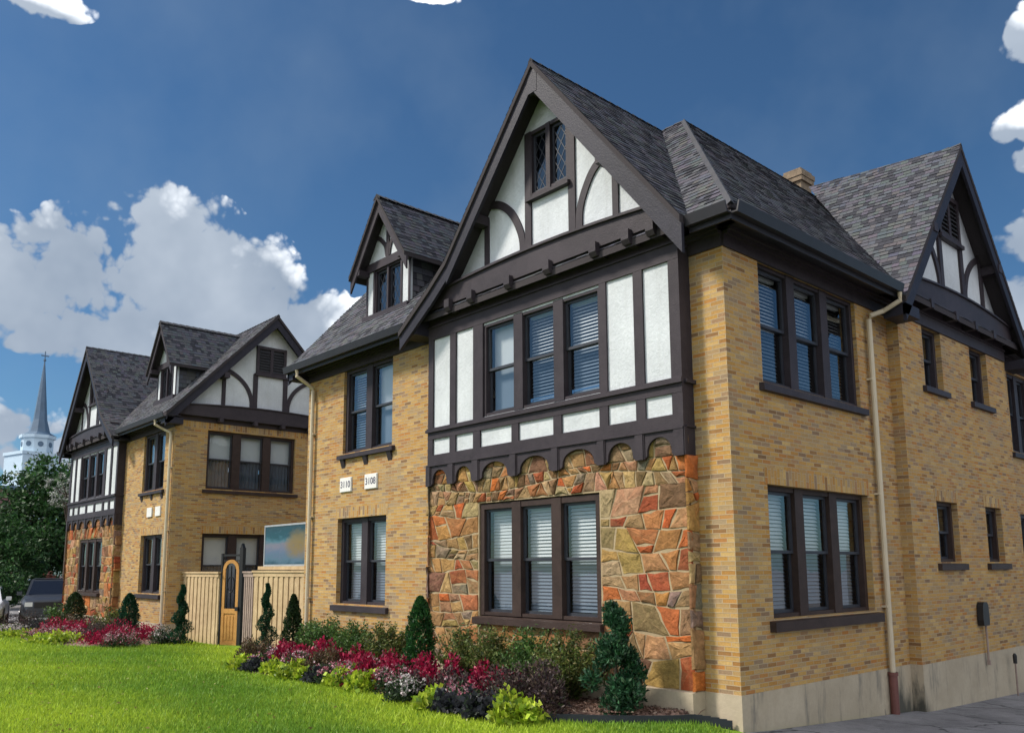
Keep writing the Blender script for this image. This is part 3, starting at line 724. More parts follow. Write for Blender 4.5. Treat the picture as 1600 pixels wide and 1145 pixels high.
    # eaves
    eave(P,F,6.42,UL,6.0,W); eave(P,F,-.42,.2,0,.52)
    eave(P,Dw(0),-.42,4.22,0,4.70)
    if drive: eave(P,Dw(0),10.15,16.4,9.7,16.0)
    # --- dormer
    c=dc; n_=-.3
    d=MB(F)
    for s in (-1,1): d.box(c+s*.50,c+s*.76,n_-.08,n_+.0,7.35,8.55)
    zt=9.92; path=[(c-1.03,8.43),(c,zt),(c+1.03,8.43)]
    d.prism(clip([(q[0],q[1]-.14) for q in path],0,-1,-8.56),n_-.08,n_)
    dm=d.build('dormer','stucco',P)
    yk=(8.7-ZE)/sF-.42
    for s in (-1,1):
        u=c+s*.74; e=MB(H)
        for (ya,yb_) in ((.34,yk),):
            e.face([(u,.34,7.5),(u,.34,8.7),(u,yk+.3,8.7)],c=(.05,.047,.055))
            z=7.4
            while z<8.6:
                yl=.34; 
                while yl<(z-ZE)/sF-.42:
                    wv=random.uniform(.14,.3); cc=shcol(); uu=u+s*.02
                    ye=min(yl+wv-.006,max(yl+.02,(z-ZE)/sF-.42+.05))
                    e.face([(uu,yl,z),(uu,ye,z),(u+s*.004,ye,z+.13),(u+s*.004,yl,z+.13)],c=cc); e.face([(uu,yl,z),(uu,ye,z),(u,ye,z),(u,yl,z)],c=(.02,.02,.025)); yl+=wv
                z+=.13
        e.build('cheek_shingles','shingle',dm,usecol=True)
    e=MB(H)
    ybk=lambda z:(z-ZE)/sF-.42+.03
    for s in (-1,1): roofslab(e,[(c,-.02,zt),(c+s*1.03,-.02,8.43),(c+s*1.03,ybk(8.43),8.43),(c,ybk(zt),zt)],thick=.08)
    ridgecap(e,(c,-.02,zt),(c,ybk(zt),zt),.12)
    e.build('dormer_roof','shingle',dm,usecol=True)
    t=MB(F); t.box(c-.79,c+.79,n_,n_+.05,8.5,8.68); t.box(c-.82,c+.82,n_-.05,n_+.1,7.40,7.53)
    t.box(c-.80,c-.74,n_,n_+.015,7.5,8.5); t.box(c+.74,c+.80,n_,n_+.015,7.5,8.5); t.box(c-.53,c-.47,n_,n_+.02,7.5,8.5); t.box(c+.47,c+.53,n_,n_+.02,7.5,8.5)
    t.box(c-.05,c+.05,n_,n_+.03,8.68,9.6)
    for s in (-1,1):
        arcbar(t,smooth_curve([(c+s*.04,8.72),(c+s*.1,8.95),(c+s*.3,9.15),(c+s*.42,9.2)],4),.09,n_,n_+.025)
        t.box(c+s*.70,c+s*.86,n_,-.04,8.42,8.54)
    barge(t,path[:2],.15,-.07,-.03,.08); barge(t,path[1:],.15,-.07,-.03,.08)
    t.build('dormer_timber','trim',dm)
    window(P,F,c-.48,c+.48,7.52,8.5,lights=2,mull=.06,fw=.04,n=n_,rec=.0,sill=None,blinds='k',frame_mat='trim',hung=False,diamond=True)
    # --- side gables
    if drive:
        gable_wing(P,Dw(-.186),7.2,10.1,[(4.2,6.53),(7.2,10.10),(10.2,6.53)],.40)
    gable_wing(P,Cw(W),ry,zr,[(-.42,ZE),(ry,zr),(Y2+.42,ZE)],vo,half=Y2/2,frieze=False)
    # --- downspouts and number plates
    downspout(P,F,W-.02-.28,.47,kick=0. if drive else .18)
    if drive: downspout(P,Dw(0),4.16,.17,cl=True,kick=-.25)
    ch=None
    return root,H,F,Dw,Cw
main,H1,F1,D1,C1=house('corner_house','larger ochre brick house at right with stone bay and tall timbered gable',0.,-1,0.,10.79,2.65,10.12,.26,7.49,8.17,True,False)
left,H2,F2,D2,C2=house('neighbour_house','smaller looking twin brick house at the left behind the lawn and the wooden gate',-28.65,1,-.15,10.24,2.87,10.2,.41,7.7,8.5,False,True)
# chimney of the corner house
c_=MB(H1); c_.box(3.36,3.76,8.52,9.0,9.0,11.25); c_.box(3.31,3.81,8.47,9.05,11.25,11.36); c_.box(3.29,3.83,8.45,9.07,11.36,11.48); c_.box(3.34,3.78,8.5,9.02,11.48,11.56)
ch=c_.build('chimney','old_brick',[o for o in main.children if o.name.startswith('roof')][0])
c_=MB(H1); c_.box(3.33,3.79,8.49,9.03,9.0,10.98); c_.build('flashing','flashing',ch)
# house number plates
def text_mesh(txt,size,mat):
    cu=bpy.data.curves.new('digits','FONT'); cu.body=txt; cu.size=size; cu.align_x='CENTER'; cu.align_y='CENTER'; cu.extrude=.004
    o=bpy.data.objects.new('digits',cu); C.objects.link(o); bpy.context.view_layer.update()
    me=bpy.data.meshes.new_from_object(o); C.objects.unlink(o); bpy.data.objects.remove(o)
    me.materials.clear(); me.materials.append(M[mat]); return me
for u,txt in ((9.11,'3110'),(8.17,'3108')):
    p=MB(F1); p.box(u-.21,u+.21,0.,.035,3.87,4.15); p.box(u-.22,u+.22,0.,.02,3.86,4.16)
    pl=p.build('number_plate','plate_white',main)
    me=text_mesh(txt,.19,'digit_dark'); o=bpy.data.objects.new('digits',me); C.objects.link(o); o.parent=pl
    o.location=(-u,-.036,4.01); o.rotation_euler=(R(90),0,0)
for u in (8.55,9.25):
    p=MB(F2); p.box(u-.2,u+.2,0.,.035,3.87,4.15); p.build('number_plate','plate_white',left)
def sheet(name,mat,x0,x1,y0,y1,step,dz=0.,mask=None,far=False):
    mb=MB(); xs=np.arange(x0,x1+1e-6,step); ys=np.arange(y0,y1+1e-6,step)
    idx={}
    for i in range(len(xs)-1):
        for j in range(len(ys)-1):
            if mask and not mask((xs[i]+xs[i+1])/2,(ys[j]+ys[j+1])/2): continue
            f=[]
            for a,b in ((i,j),(i+1,j),(i+1,j+1),(i,j+1)):
                if (a,b) not in idx: idx[(a,b)]=len(mb.v); mb.v.append((float(xs[a]),float(ys[b]),gz(xs[a],ys[b])+dz))
                f.append(idx[(a,b)])
            mb.f.append(tuple(f)); mb.uv.append(None); mb.c.append(None)
    return mb.build(name,mat,smooth=True)
# ------------------------------------------------------------------ ground
def inbed(x,y):
    return bed_front(x)<y
BE=[(-13.7,.1),(-12.6,-.35),(-11.6,-.95),(-10.6,-1.5),(-9.34,-1.9),(-8.,-1.74),(-6.6,-1.55),(-5.1,-1.68),(-3.8,-1.92),(-2.9,-2.0),(-2.05,-1.9),(-1.75,-1.45),(-1.1,-.98),(-.62,-.5),(-.5,-.27)]
BL_=[(-30.,-.4),(-28.,-2.6),(-25.,-2.9),(-21.3,-2.9),(-19.5,-2.75),(-17.9,-2.5),(-17.2,-1.9),(-16.9,-.9),(-17.6,-.12)]
lawn=structure(sheet('lawn','lawn',-32,6,-17,3.5,.25))
def far_ground():
    mb=MB(); z=.18
    o=[(-400,-300),(400,-300),(400,400),(-400,400)]
    # one big sheet with the near yard lowered under the detailed sheets
    mb.face([(x,y,-.62) for x,y in o]); return mb.build('ground','asphalt')
structure(far_ground())
lot=MB(); lot.box(-120,-29.6,-40,60,-.7,.22); structure(lot.build('parking_lot','asphalt'))
structure(sheet('driveway','asphalt',.05,18,-6,34,.5,.012,mask=lambda x,y:(y>-.3 or x>3.5+.6*(-y)) ))
ap=MB(); ap.box(-32,.0,3.4,60,-.65,.30); structure(ap.build('courtyard','concrete'))
def soil(name,edge,back):
    mb=MB(); pts=[]
    for (x,y) in edge:
        n=7; pts.append([(x,y+(back-y)*t/n) for t in range(n+1)])
    P=[]
    for i in range(len(pts)-1):
        for s in range(4):
            f=s/4; P.append([(a[0]+(b[0]-a[0])*f,a[1]+(b[1]-a[1])*f) for a,b in zip(pts[i],pts[i+1])])
    P.append(pts[-1]); n=len(P[0])
    for r_ in P:
        for j,(x,y) in enumerate(r_):
            e=min(j,2)/2; mb.v.append((x,y,gz(x,y)+.012+.085*e+random.uniform(0,.03)*e))
    for i in range(len(P)-1):
        for j in range(n-1):
            mb.f.append((i*n+j,(i+1)*n+j,(i+1)*n+j+1,i*n+j+1)); mb.uv.append(None); mb.c.append(None)
    return structure(mb.build(name,'mulch',smooth=False))
soil('flower_bed',BE,.28); soil('flower_bed',BL_,-.1)
e=MB()
q=[(-2.9,-2.03),(-2.05,-1.96),(-1.72,-1.5),(-1.08,-1.03),(-.60,-.54),(-.46,-.29),(-.1,-.06)]
q=smooth_curve(q,5)
for a,b in zip(q,q[1:]):
    dx,dy=b[0]-a[0],b[1]-a[1]; l=math.hypot(dx,dy); nx,ny=-dy/l*.012,dx/l*.012; z0,z1=gz(*a)-.1,gz(*a)+.10
    for s in (1,-1): e.face([(a[0]+nx*s,a[1]+ny*s,z0),(b[0]+nx*s,b[1]+ny*s,z0),(b[0]+nx*s,b[1]+ny*s,z1),(a[0]+nx*s,a[1]+ny*s,z1)])
    e.face([(a[0]+nx,a[1]+ny,z1),(b[0]+nx,b[1]+ny,z1),(b[0]-nx,b[1]-ny,z1),(a[0]-nx,a[1]-ny,z1)])
o=e.build('garden_edging','edging'); tag(o,'black strip edging curving along the mulch to the corner foundation','edging')
# ------------------------------------------------------------------ foliage
def npmesh(name,mat,V,nv,cols,parent=None):
    """V: (n,nv,3) separate polygons; cols (n,3)"""
    n=len(V); me=bpy.data.meshes.new(name); me.vertices.add(n*nv); me.loops.add(n*nv); me.polygons.add(n)
    me.vertices.foreach_set('co',V.astype(np.float32).ravel()); me.loops.foreach_set('vertex_index',np.arange(n*nv,dtype=np.int32))
    me.polygons.foreach_set('loop_start',np.arange(0,n*nv,nv,dtype=np.int32))
    a=me.color_attributes.new('Col','FLOAT_COLOR','CORNER'); c=np.ones((n*nv,4),np.float32); c[:,:3]=np.repeat(cols,nv,axis=0); a.data.foreach_set('color',c.ravel())
    me.materials.append(M[mat]); me.update(calc_edges=True); me.validate()
    o=bpy.data.objects.new(name,me); C.objects.link(o)
    if parent is not None: o.parent=parent
    return o
def unit(v): return v/np.maximum(np.linalg.norm(v,axis=1,keepdims=True),1e-6)
def leafset(cen,dr,ln,wd,curl=.15):
    n=len(cen); dr=unit(dr); rnd=unit(rng.normal(size=(n,3))); sd=unit(np.cross(dr,rnd)); nn=np.cross(sd,dr)
    ln=ln[:,None]; wd=wd[:,None]
    return np.stack([cen-dr*ln*.5,cen-dr*ln*.05+sd*wd*.5+nn*ln*curl*.4,cen+dr*ln*.5-nn*ln*curl*.2,cen-dr*ln*.05-sd*wd*.5+nn*ln*curl*.4],1)
def pal(n,cs,ws=None,var=.3):
    cs=np.array(cs); w=np.array(ws or [1]*len(cs),float); i=rng.choice(len(cs),n,p=w/w.sum())
    return np.clip(cs[i]*(1+rng.uniform(-var,var,(n,1))),0,1)
PAL=dict(
 arbor=([(.020,.085,.022),(.035,.125,.030),(.012,.050,.016),(.055,.16,.03)],[4,3,3,1]),
 holly=([(.022,.085,.036),(.045,.125,.055),(.014,.045,.022),(.09,.16,.08)],[4,3,3,.8]),
 dkcone=([(.022,.055,.018),(.045,.085,.025),(.05,.05,.02),(.012,.03,.012)],[4,3,1,3]),
 spiral=([(.010,.062,.030),(.018,.088,.040),(.008,.035,.018)],[4,2,3]),
 loose=([(.12,.165,.035),(.18,.20,.055),(.075,.115,.028),(.20,.165,.06),(.045,.07,.022)],[4,2.5,3,1.2,2]),
 green=([(.075,.165,.035),(.14,.22,.055),(.045,.095,.025)],[4,2,3]),
 burg=([(.060,.035,.038),(.10,.065,.058),(.035,.022,.028),(.13,.095,.075),(.05,.06,.03)],[4,3,3,1.4,.8]),
 brown=([(.11,.065,.04),(.16,.10,.055),(.06,.04,.025),(.09,.09,.035)],[3,2,3,1.5]),
 red=([(.36,.010,.055),(.25,.008,.04),(.48,.03,.10),(.13,.008,.03)],[4,4,1.6,2]),
 pink=([(.46,.16,.22),(.56,.32,.37),(.38,.08,.14),(.62,.52,.54)],[3,2.4,2.4,1]),
 white=([(.60,.58,.55),(.5,.45,.46),(.62,.52,.54)],[3,2,2]),
 lime=([(.36,.48,.03),(.48,.56,.06),(.22,.34,.025),(.12,.20,.02)],[4,3,3,1]),
 dark=([(.032,.035,.045),(.055,.055,.065),(.02,.022,.028),(.06,.085,.055)],[4,2,3,1.5]),
 under=([(.035,.07,.025),(.06,.09,.04),(.02,.04,.018)],[3,2,3]))
def cone_pts(n,h,r,prof,spiral=0.):
    t=rng.random(n)**.85; th=rng.uniform(0,2*np.pi,n); p=prof(t)
    if spiral: p=p*(.70+.30*np.clip(np.sin(th-2*np.pi*spiral*t)*1.6,-1,1))
    rr=r*p*np.sqrt(rng.uniform(.30,1.02,n))*(1+.12*np.sin(th*5+t*17)+.11*np.sin(th*3-t*29)+.06*np.sin(th*11+t*41))
    out=np.stack([np.cos(th),np.sin(th),np.zeros(n)],1)
    return np.stack([rr*np.cos(th),rr*np.sin(th),t*h],1),out,t
def shrub(name,label,cat,x,y,kind,pl,h,r,n,leaf,group=None,seedless=None,z=None,second=None):
    if kind in('mound','clump'): h*=1.35 if x<-15 else 1.14
    z=gz(x,y)+.05 if z is None else z
    root=empty(name,(x,y,z),label,cat,group)
    up=np.array([[0,0,1.]])
    if kind in('cone','column','spiral','big'):
        prof={'cone':lambda t:np.sqrt(np.clip(1-t,0,1))*.55+(1-t)*.45+.03,'column':lambda t:np.clip(np.sqrt(np.clip(1-t**2.6,0,1)),.05,1)*(.82+.18*np.sin(t*3)),'spiral':lambda t:(1-t*.86)*1.0,'big':lambda t:np.clip((1-t**2.2)**.75,.10,1)*(.74+.26*np.exp(-((t-.25)/.25)**2))*(1+.13*np.sin(t*17+1))}[kind]
        c,o,t=cone_pts(n,h,r,prof,3.2 if kind=='spiral' else 0)
        d=o*.7+up*.75+rng.normal(0,.45,(n,3))
    elif kind=='bushy':
        k=42; t0=rng.uniform(.06,.92,k); th=rng.uniform(0,2*np.pi,k); pr=np.clip((1-t0**2.2)**.8,.1,1)*(.8+.2*np.exp(-((t0-.3)/.3)**2)); rr=r*pr*rng.uniform(.35,.92,k); sz=rng.uniform(.30,.52,k)*r*(.55+.45*pr)
        i=rng.integers(0,k,n); d0=unit(rng.normal(size=(n,3))); c=d0*(rng.uniform(.1,1,n)**.5*sz[i])[:,None]; c[:,0]+=rr[i]*np.cos(th[i]); c[:,1]+=rr[i]*np.sin(th[i]); c[:,2]=np.maximum(c[:,2]*1.1+t0[i]*h,.02)
        o=d0; d=d0*.7+up*.55+rng.normal(0,.45,(n,3))
    elif kind in('mound','clump'):
        k=9 if r>.3 else 6; th=rng.uniform(0,2*np.pi,k); rr=r*np.sqrt(rng.uniform(.0,.75,k)); sz=r*rng.uniform(.34,.62,k); hz=h*rng.uniform(.5,1.12,k)*(1-.35*(rr/r)**2)
        i=rng.integers(0,k,n); d0=unit(rng.normal(size=(n,3))); d0[:,2]=np.abs(d0[:,2]); rad=rng.uniform(.2,1,n)**.5
        c=d0*rad[:,None]*np.stack([sz[i],sz[i],hz[i]],1); c[:,0]+=rr[i]*np.cos(th[i]); c[:,1]+=rr[i]*np.sin(th[i])*.85; c+=rng.normal(0,.018,(n,3)); c[:,2]=np.maximum(c[:,2],.01); o=d0
        d=d0*.7+rng.normal(0,.55,(n,3))+up*(.3 if kind=='mound' else .45)
    elif kind=='loose':
        k=64; th=rng.uniform(0,2*np.pi,k); lean=rng.uniform(.05,1.,k)*r; hh=h*rng.uniform(.5,1.05,k)*(1-.30*(lean/r)**2)
        i=rng.integers(0,k,n); t=rng.uniform(.15,1,n)**.8
        c=np.stack([np.cos(th[i])*lean[i]*t**1.3,np.sin(th[i])*lean[i]*t**1.3,hh[i]*t],1)+rng.normal(0,.035,(n,3)); c[:,2]=np.maximum(c[:,2],.02)
        o=np.stack([np.cos(th[i]),np.sin(th[i]),np.zeros(n)],1); d=o*.5+rng.normal(0,.7,(n,3))+up*.4
        st=MB()
        for j in range(0,k,2):
            p=[(np.cos(th[j])*lean[j]*f**1.3,np.sin(th[j])*lean[j]*f**1.3,hh[j]*f-.08*(f==0)) for f in (0,.35,.7,1.)]
            st.tube([tuple(float(q) for q in w) for w in p],[.008,.006,.005,.003],4,False)
        st.build('stem','stem',root,local=True)
    L=leaf*rng.uniform(.65,1.3,n); asp={'clump':.55,'mound':.42,'loose':.40}.get(kind,.45)
    if name in('sweet_potato_vine','coleus'): asp=.85
    cols=pal(n,*PAL[pl])
    # clumps of paler young growth
    ph=np.sin(c[:,0]*9+x)+np.sin(c[:,1]*8+y*3)+np.sin(c[:,2]*10+x*2); cols=cols*(1+.16*ph[:,None]/3*1.8)
    npmesh('foliage','leaf',leafset(c,d,L,L*asp),4,np.clip(cols,0,1),root)
    if kind in('cone','column','spiral','big','bushy'):
        s=MB(); s.tube([(0,0,-.1),(0,0,h*.4),(0,0,h*.85)],[.03,.02,.008],6); s.build('trunk','bark',root,local=True)
    if second:      # flower heads or mixed leaves riding on top
        sp,m,sl=second; d0=unit(rng.normal(size=(m,3))); d0[:,2]=np.abs(d0[:,2])*.9+.25; d0=unit(d0)
        top=c[np.argsort(-c[:,2]+rng.normal(0,.05*h,len(c)))[:max(m,len(c)//2)]]; c2=top[rng.integers(0,len(top),m)]+np.array([[0,0,.025]]); reps=5
        c2=np.repeat(c2,reps,0)+rng.normal(0,sl*.5,(m*reps,3)); d2=rng.normal(0,.6,(m*reps,3))+up*.3+np.repeat(d0,reps,0)*.4
        l2=sl*rng.uniform(.7,1.3,m*reps)
        npmesh('blossom','leaf',leafset(c2,d2,l2,l2*.75),4,pal(m*reps,*PAL[sp]),root)
    return root
G1='clipped evergreens in the flower beds'; G2='loose green shrubs under the windows'; G3='burgundy and brown mounds'; G4='crimson foliage clumps'; G5='pink edging flowers'; G6='trailing plants along the bed edge'
shrub('evergreen_shrub','tall shaggy dark green evergreen shrub between stone bay window and house corner','shrub',-1.31,-.75,'bushy','holly',1.42,.36,8000,.066,G1)
shrub('evergreen_shrub','upright bright green column evergreen at the left edge of the stone bay','shrub',-5.40,-.80,'column','arbor',1.38,.25,9000,.05,G1)
shrub('evergreen_shrub','dull dark cone evergreen in front of the cream downspout','shrub',-10.07,-.60,'cone','dkcone',1.34,.30,6000,.055,G1)
shrub('evergreen_shrub','twisted spiral evergreen in front of the fence under the sunset painting','shrub',-11.89,-.30,'spiral','spiral',1.55,.32,7000,.045,G1)
shrub('evergreen_shrub','twisted spiral evergreen at the left end of the wooden fence','shrub',-16.33,-.50,'spiral','spiral',1.50,.36,7000,.05,G1)
shrub('evergreen_shrub','green column evergreen under the narrow brick wall window of the left house','shrub',-19.13,-.90,'column','spiral',1.25,.29,6500,.055,G1)
shrub('evergreen_shrub','blackish green round topped evergreen under the left stone bay window','shrub',-24.48,-.90,'column','dkcone',1.22,.36,6500,.06,G1)
LG=[(-2.30,'yellowish loose shrub right under the third pane of the stone bay window',1.10,.45,'loose'),(-3.07,'bright green loose shrub under the middle pane of the stone bay window',1.06,.42,'loose'),(-3.91,'olive loose shrub under the left pane of the stone bay window',1.06,.46,'loose'),(-4.62,'yellow green loose shrub just right of the column evergreen',1.04,.42,'loose'),
 (-6.75,'olive loose shrub just left of the column evergreen',1.02,.45,'loose'),(-7.75,'loose shrub under the right half of the paired lower window',.98,.44,'loose'),(-8.66,'loose shrub under the left half of the paired lower window',1.02,.42,'loose'),(-9.35,'small loose shrub at the foot of the cream downspout',.9,.32,'loose')]
for i,(x,l,h,r,p) in enumerate(LG): shrub('loose_shrub',l,'shrub',x,-.55,'loose',('loose','green','loose','loose','loose','green','green','green')[i],h*.90,r*1.32,7600,.06,G2)
shrub('loose_shrub','bushy bright green shrub at the far left end of the left bed','shrub',-25.6,-1.2,'loose','green',.85,.55,1500,.09,G2)
shrub('loose_shrub','olive shrub between the two evergreens of the left bed','shrub',-21.2,-.75,'loose','loose',.85,.75,2000,.09,G2)
for x,y,h,r,l,p,n in ((-2.30,-1.30,.66,.52,'big burgundy brown feathery mound in front of the stone bay','burg',5200),(-3.75,-1.35,.50,.40,'dusky purple mound between two crimson clumps','burg',2800),(-4.35,-1.55,.36,.28,'small dark purple mound at the bed edge by pink flowers','burg',1500),
 (-7.50,-1.30,.50,.36,'brown mound between crimson clumps under the paired window','brown',2400),(-10.80,-1.0,.48,.42,'brown grassy mound at the left tip of the right bed','brown',2400),(-9.6,-1.05,.40,.28,'dusky mound left of the first crimson clump of the right bed','burg',1500),
 (-19.4,-1.55,.60,.55,'tall reddish brown mound in the middle of the left bed','burg',2600),(-23.4,-1.1,.55,.5,'brown shrub mound beside the blackish evergreen','brown',1800),(-25.3,-2.2,.60,.72,'purple mound at the far left in front of the parked cars','burg',2000),(-23.9,-2.0,.52,.42,'dark leafy mound beside the purple mound in the left bed','dark',1500)):
    shrub('mounded_shrub',l,'shrub',x,y,'mound',p,h,r,int(n*1.5),.055,G3)
for x,y,h,r,l in ((-3.15,-1.15,.52,.36,'crimson clump right beside the big burgundy mound'),(-4.45,-1.12,.52,.40,'crimson clump just right of the column evergreen'),(-5.75,-1.28,.46,.40,'crimson clump in front of the column evergreen'),(-6.62,-1.12,.50,.42,'crimson clump between the column evergreen and a brown mound'),(-8.05,-.95,.55,.30,'small crimson clump under the paired lower window'),(-8.95,-1.02,.52,.44,'wide crimson clump in front of the cream downspout'),
 (-22.1,-1.6,.40,.75,'crimson clump in front of the blackish evergreen of the left bed'),(-17.9,-1.35,.44,.75,'wide crimson clump at the right end of the left bed')):
    shrub('crimson_plant',l,'plant',x,y,'clump','red',h*1.06,r*1.28,3600,.07,G4)
for x,y,h,r,l,p in ((-9.15,-1.55,.32,.36,'pink and white flowers at the left tip of the right bed','pink'),(-8.35,-1.45,.36,.34,'rosy flowers in front of the wide crimson clump','pink'),(-6.85,-1.42,.38,.40,'pale pink flowers left of the brown mound by the lime leaves','pink'),(-5.95,-1.42,.36,.38,'pink flowers below the crimson clump under the paired window','pink'),(-5.05,-1.52,.34,.36,'pink flowers in front of the column evergreen','pink'),(-4.25,-1.80,.28,.28,'whitish flowers right of the column evergreen at the bed edge','white'),(-3.30,-1.60,.34,.34,'pink flowers in front of the right hand crimson clump','pink'),
 (-20.9,-2.25,.30,.75,'pink flowers along the front of the left bed','pink'),(-16.9,-1.75,.32,.50,'pink flowers at the right end of the left bed','pink'),(-24.6,-2.55,.26,.6,'pale flowers at the far left end of the left bed','white'),(-16.95,-.75,.36,.3,'whitish plant beside the corner of the left house','white')):
    shrub('edging_flowers',l,'flowers',x,y,'clump','under',h*1.1,r*1.22,1200,.055,G5,second=(p,int(110*(r/.35)),.042))
for x,y,h,r,l,p in ((-9.9,-1.62,.22,.34,'lime leaves at the left tip of the right bed','lime'),(-8.6,-1.66,.24,.30,'lime leaves in front of the pink and white flowers','lime'),(-7.75,-1.62,.28,.30,'bright lime leaves below the brown mound','lime'),(-6.45,-1.50,.30,.32,'lime leaves in front of the pale pink flowers','lime'),(-5.65,-1.58,.28,.34,'yellow lime leaves below the crimson clump','lime'),(-3.62,-1.92,.24,.24,'lime leaves before the dusky purple mound','lime'),(-3.12,-1.86,.30,.30,'blackish trailing leaves left of the brightest lime leaves','dark'),(-2.58,-1.84,.32,.30,'blackish trailing leaves touching the big burgundy mound','dark'),(-2.15,-1.84,.34,.30,'brightest yellow lime leaves at the front of the burgundy mound','lime'),
 (-7.1,-1.60,.22,.28,'dark trailing leaves between two lime plants','dark'),(-9.2,-1.72,.2,.26,'dark trailing leaves near the left tip of the right bed','dark'),(-19.6,-2.5,.28,.6,'pale lime leaves at the front of the left bed','lime'),(-22.9,-2.7,.22,.5,'lime leaves at the left part of the left bed','lime')):
    shrub('sweet_potato_vine',l,'plant',x,y,'clump',p,h*.95,r*1.3,900,.085,G6)
# grass blades over the visible part of the lawn
def grass(n):
    camp=np.array([5.82,-8.91])
    x=rng.uniform(-30,1.2,n*6); y=rng.uniform(-12.5,0.2,n*6); d=np.hypot(x-camp[0],y-camp[1])
    keep=rng.random(n*6)<np.clip((9./d)**1.7,0,1)
    ye=np.interp(x,[p[0] for p in BE],[p[1] for p in BE],left=9,right=-.2); yl=np.interp(x,[p[0] for p in BL_],[p[1] for p in BL_],left=9,right=9)
    keep&=(y<np.where(x>-13.7,ye,9)-.01)&(y<np.where(x<-17.,yl,9)-.02)&(y<.05)&((x<.0)|(y<-.35))
    # only where the camera's ground wedge can see
    ax=np.degrees(np.arctan2(x-camp[0],y-camp[1])); keep&=(ax>-112)&(ax<-24)
    x,y,d=x[keep][:n],y[keep][:n],d[keep][:n]; m=len(x)
    z=np.array([gz(a,b) for a,b in zip(x,y)])
    hgt=rng.uniform(.025,.06,m)*(1+.03*d); wd=rng.uniform(.004,.008,m)*(1+.06*d)
    th=rng.uniform(0,2*np.pi,m); ln=rng.normal(0,.35,(m,2))
    b=np.stack([x,y,z-.005],1); s=np.stack([np.cos(th),np.sin(th),np.zeros(m)],1)*wd[:,None]
    t=b+np.stack([ln[:,0]*hgt,ln[:,1]*hgt,hgt],1)
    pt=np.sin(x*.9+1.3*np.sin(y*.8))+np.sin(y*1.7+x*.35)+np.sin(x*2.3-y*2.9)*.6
    st=np.sin(x*.32+y*1.35+1.1*np.sin(x*.21+y*.3)); f=np.clip(.42+pt*.12+st*.33+rng.normal(0,.16,m),0,1)[:,None]  # uneven tone, plus bands of sun and shade put into the blade colour
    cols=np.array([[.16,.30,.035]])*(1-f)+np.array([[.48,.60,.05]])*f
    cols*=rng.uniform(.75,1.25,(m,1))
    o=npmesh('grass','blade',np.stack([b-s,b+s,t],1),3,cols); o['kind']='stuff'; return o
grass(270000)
n=420; x=rng.uniform(-18,0,n); y=rng.uniform(-7,-2.2,n); cen=np.stack([x,y,np.array([gz(a,b) for a,b in zip(x,y)])+.035],1); d=rng.normal(size=(n,3))*np.array([[1,1,.3]]); L=rng.uniform(.03,.07,n)
o=npmesh('fallen_leaves','leaf',leafset(cen,d,L,L*.5),4,pal(n,[(.28,.20,.07),(.20,.12,.05),(.34,.33,.10)],[3,2,2])); o['kind']='stuff'
# mulch chips
n=2600; x=rng.uniform(-2.2,-.5,n); y=rng.uniform(-1.9,-.25,n); ye=np.interp(x,[p[0] for p in BE],[p[1] for p in BE]); k=y>ye+.04; x,y=x[k],y[k]; n=len(x)
cen=np.stack([x,y,np.array([gz(a,b) for a,b in zip(x,y)])+.115+rng.uniform(0,.02,n)],1); d=rng.normal(size=(n,3))*np.array([[1,1,.25]]); L=rng.uniform(.02,.075,n)
o=npmesh('mulch_chips','leaf',leafset(cen,d,L,L*.35,.05),4,pal(n,[(.16,.09,.065),(.27,.17,.125),(.07,.04,.03),(.36,.26,.2)],[3,2,3,1])); o['kind']='stuff'
# ------------------------------------------------------------------ fence, gate, painting
def plank_fence(label,A,B,z0,z1,mat,cap=True,seed=0):
    L=math.hypot(B[0]-A[0],B[1]-A[1]); an=math.atan2(B[1]-A[1],B[0]-A[0])
    r=empty('wooden_fence',(A[0],A[1],z0),label,'fence','board fence panels between the houses',rz=an)
    b=MB(); w=.125; k=int(L/w); H=z1-z0; rd=random.Random(seed)
    for i in range(k):
        o=.022 if i%2 else 0; x0=i*L/k; b.box(x0-.008 if i%2 else x0+.012,x0+L/k+(.008 if i%2 else -.012),-.02-o,-.0-o,-.05+rd.uniform(0,.02),H-.07+rd.uniform(-.006,.006))
    b.build('board_panel',mat,r,local=True)
    for x in (0.05,L-.05): p=MB(); p.box(x-.05,x+.05,.0,.09,-.1,H-.04); p.build('post',mat,r,local=True)
    c=MB(); c.box(-.03,L+.03,-.075,.1,H-.065,H-.02); c.box(0,L,-.05,-.044,H-.16,H-.06); c.build('rail',mat,r,local=True)
    c=MB(); c.box(0,L,.0,.04,.3,.4); c.build('rail',mat,r,local=True)
    return r
plank_fence('pale board fence left of the arched wooden gate',(-18.35,.30),(-15.88,.30),.30,2.27,'fence_wood',seed=1)
plank_fence('pale board fence right of the gate under the sunset painting',(-13.82,.30),(-10.86,.30),.38,2.30,'fence_wood',seed=2)
plank_fence('weathered grey board fence panel angled beside the black gate post',(-15.06,.62),(-13.84,.31),.32,2.28,'grey_wood',seed=3)
A,B=(-15.86,.34),(-15.14,.63); L=math.hypot(B[0]-A[0],B[1]-A[1])
g=empty('garden_gate',(A[0],A[1],.30),'arched wooden garden gate hung in a tall black metal frame','gate',rz=math.atan2(B[1]-A[1],B[0]-A[0]))
d=MB(); x0,x1=.045,.605; cx=.325; zb,zt=.05,2.02
d.box(x0,x0+.09,-.02,.03,zb,zt); d.box(x1-.09,x1,-.02,.03,zb,zt); d.box(x0,x1,-.021,.031,zb,zb+.1); d.box(x0,x1,-.021,.031,.88,1.0)
d.box(x0+.09,x1-.09,-.0,.012,zb+.1,.88)
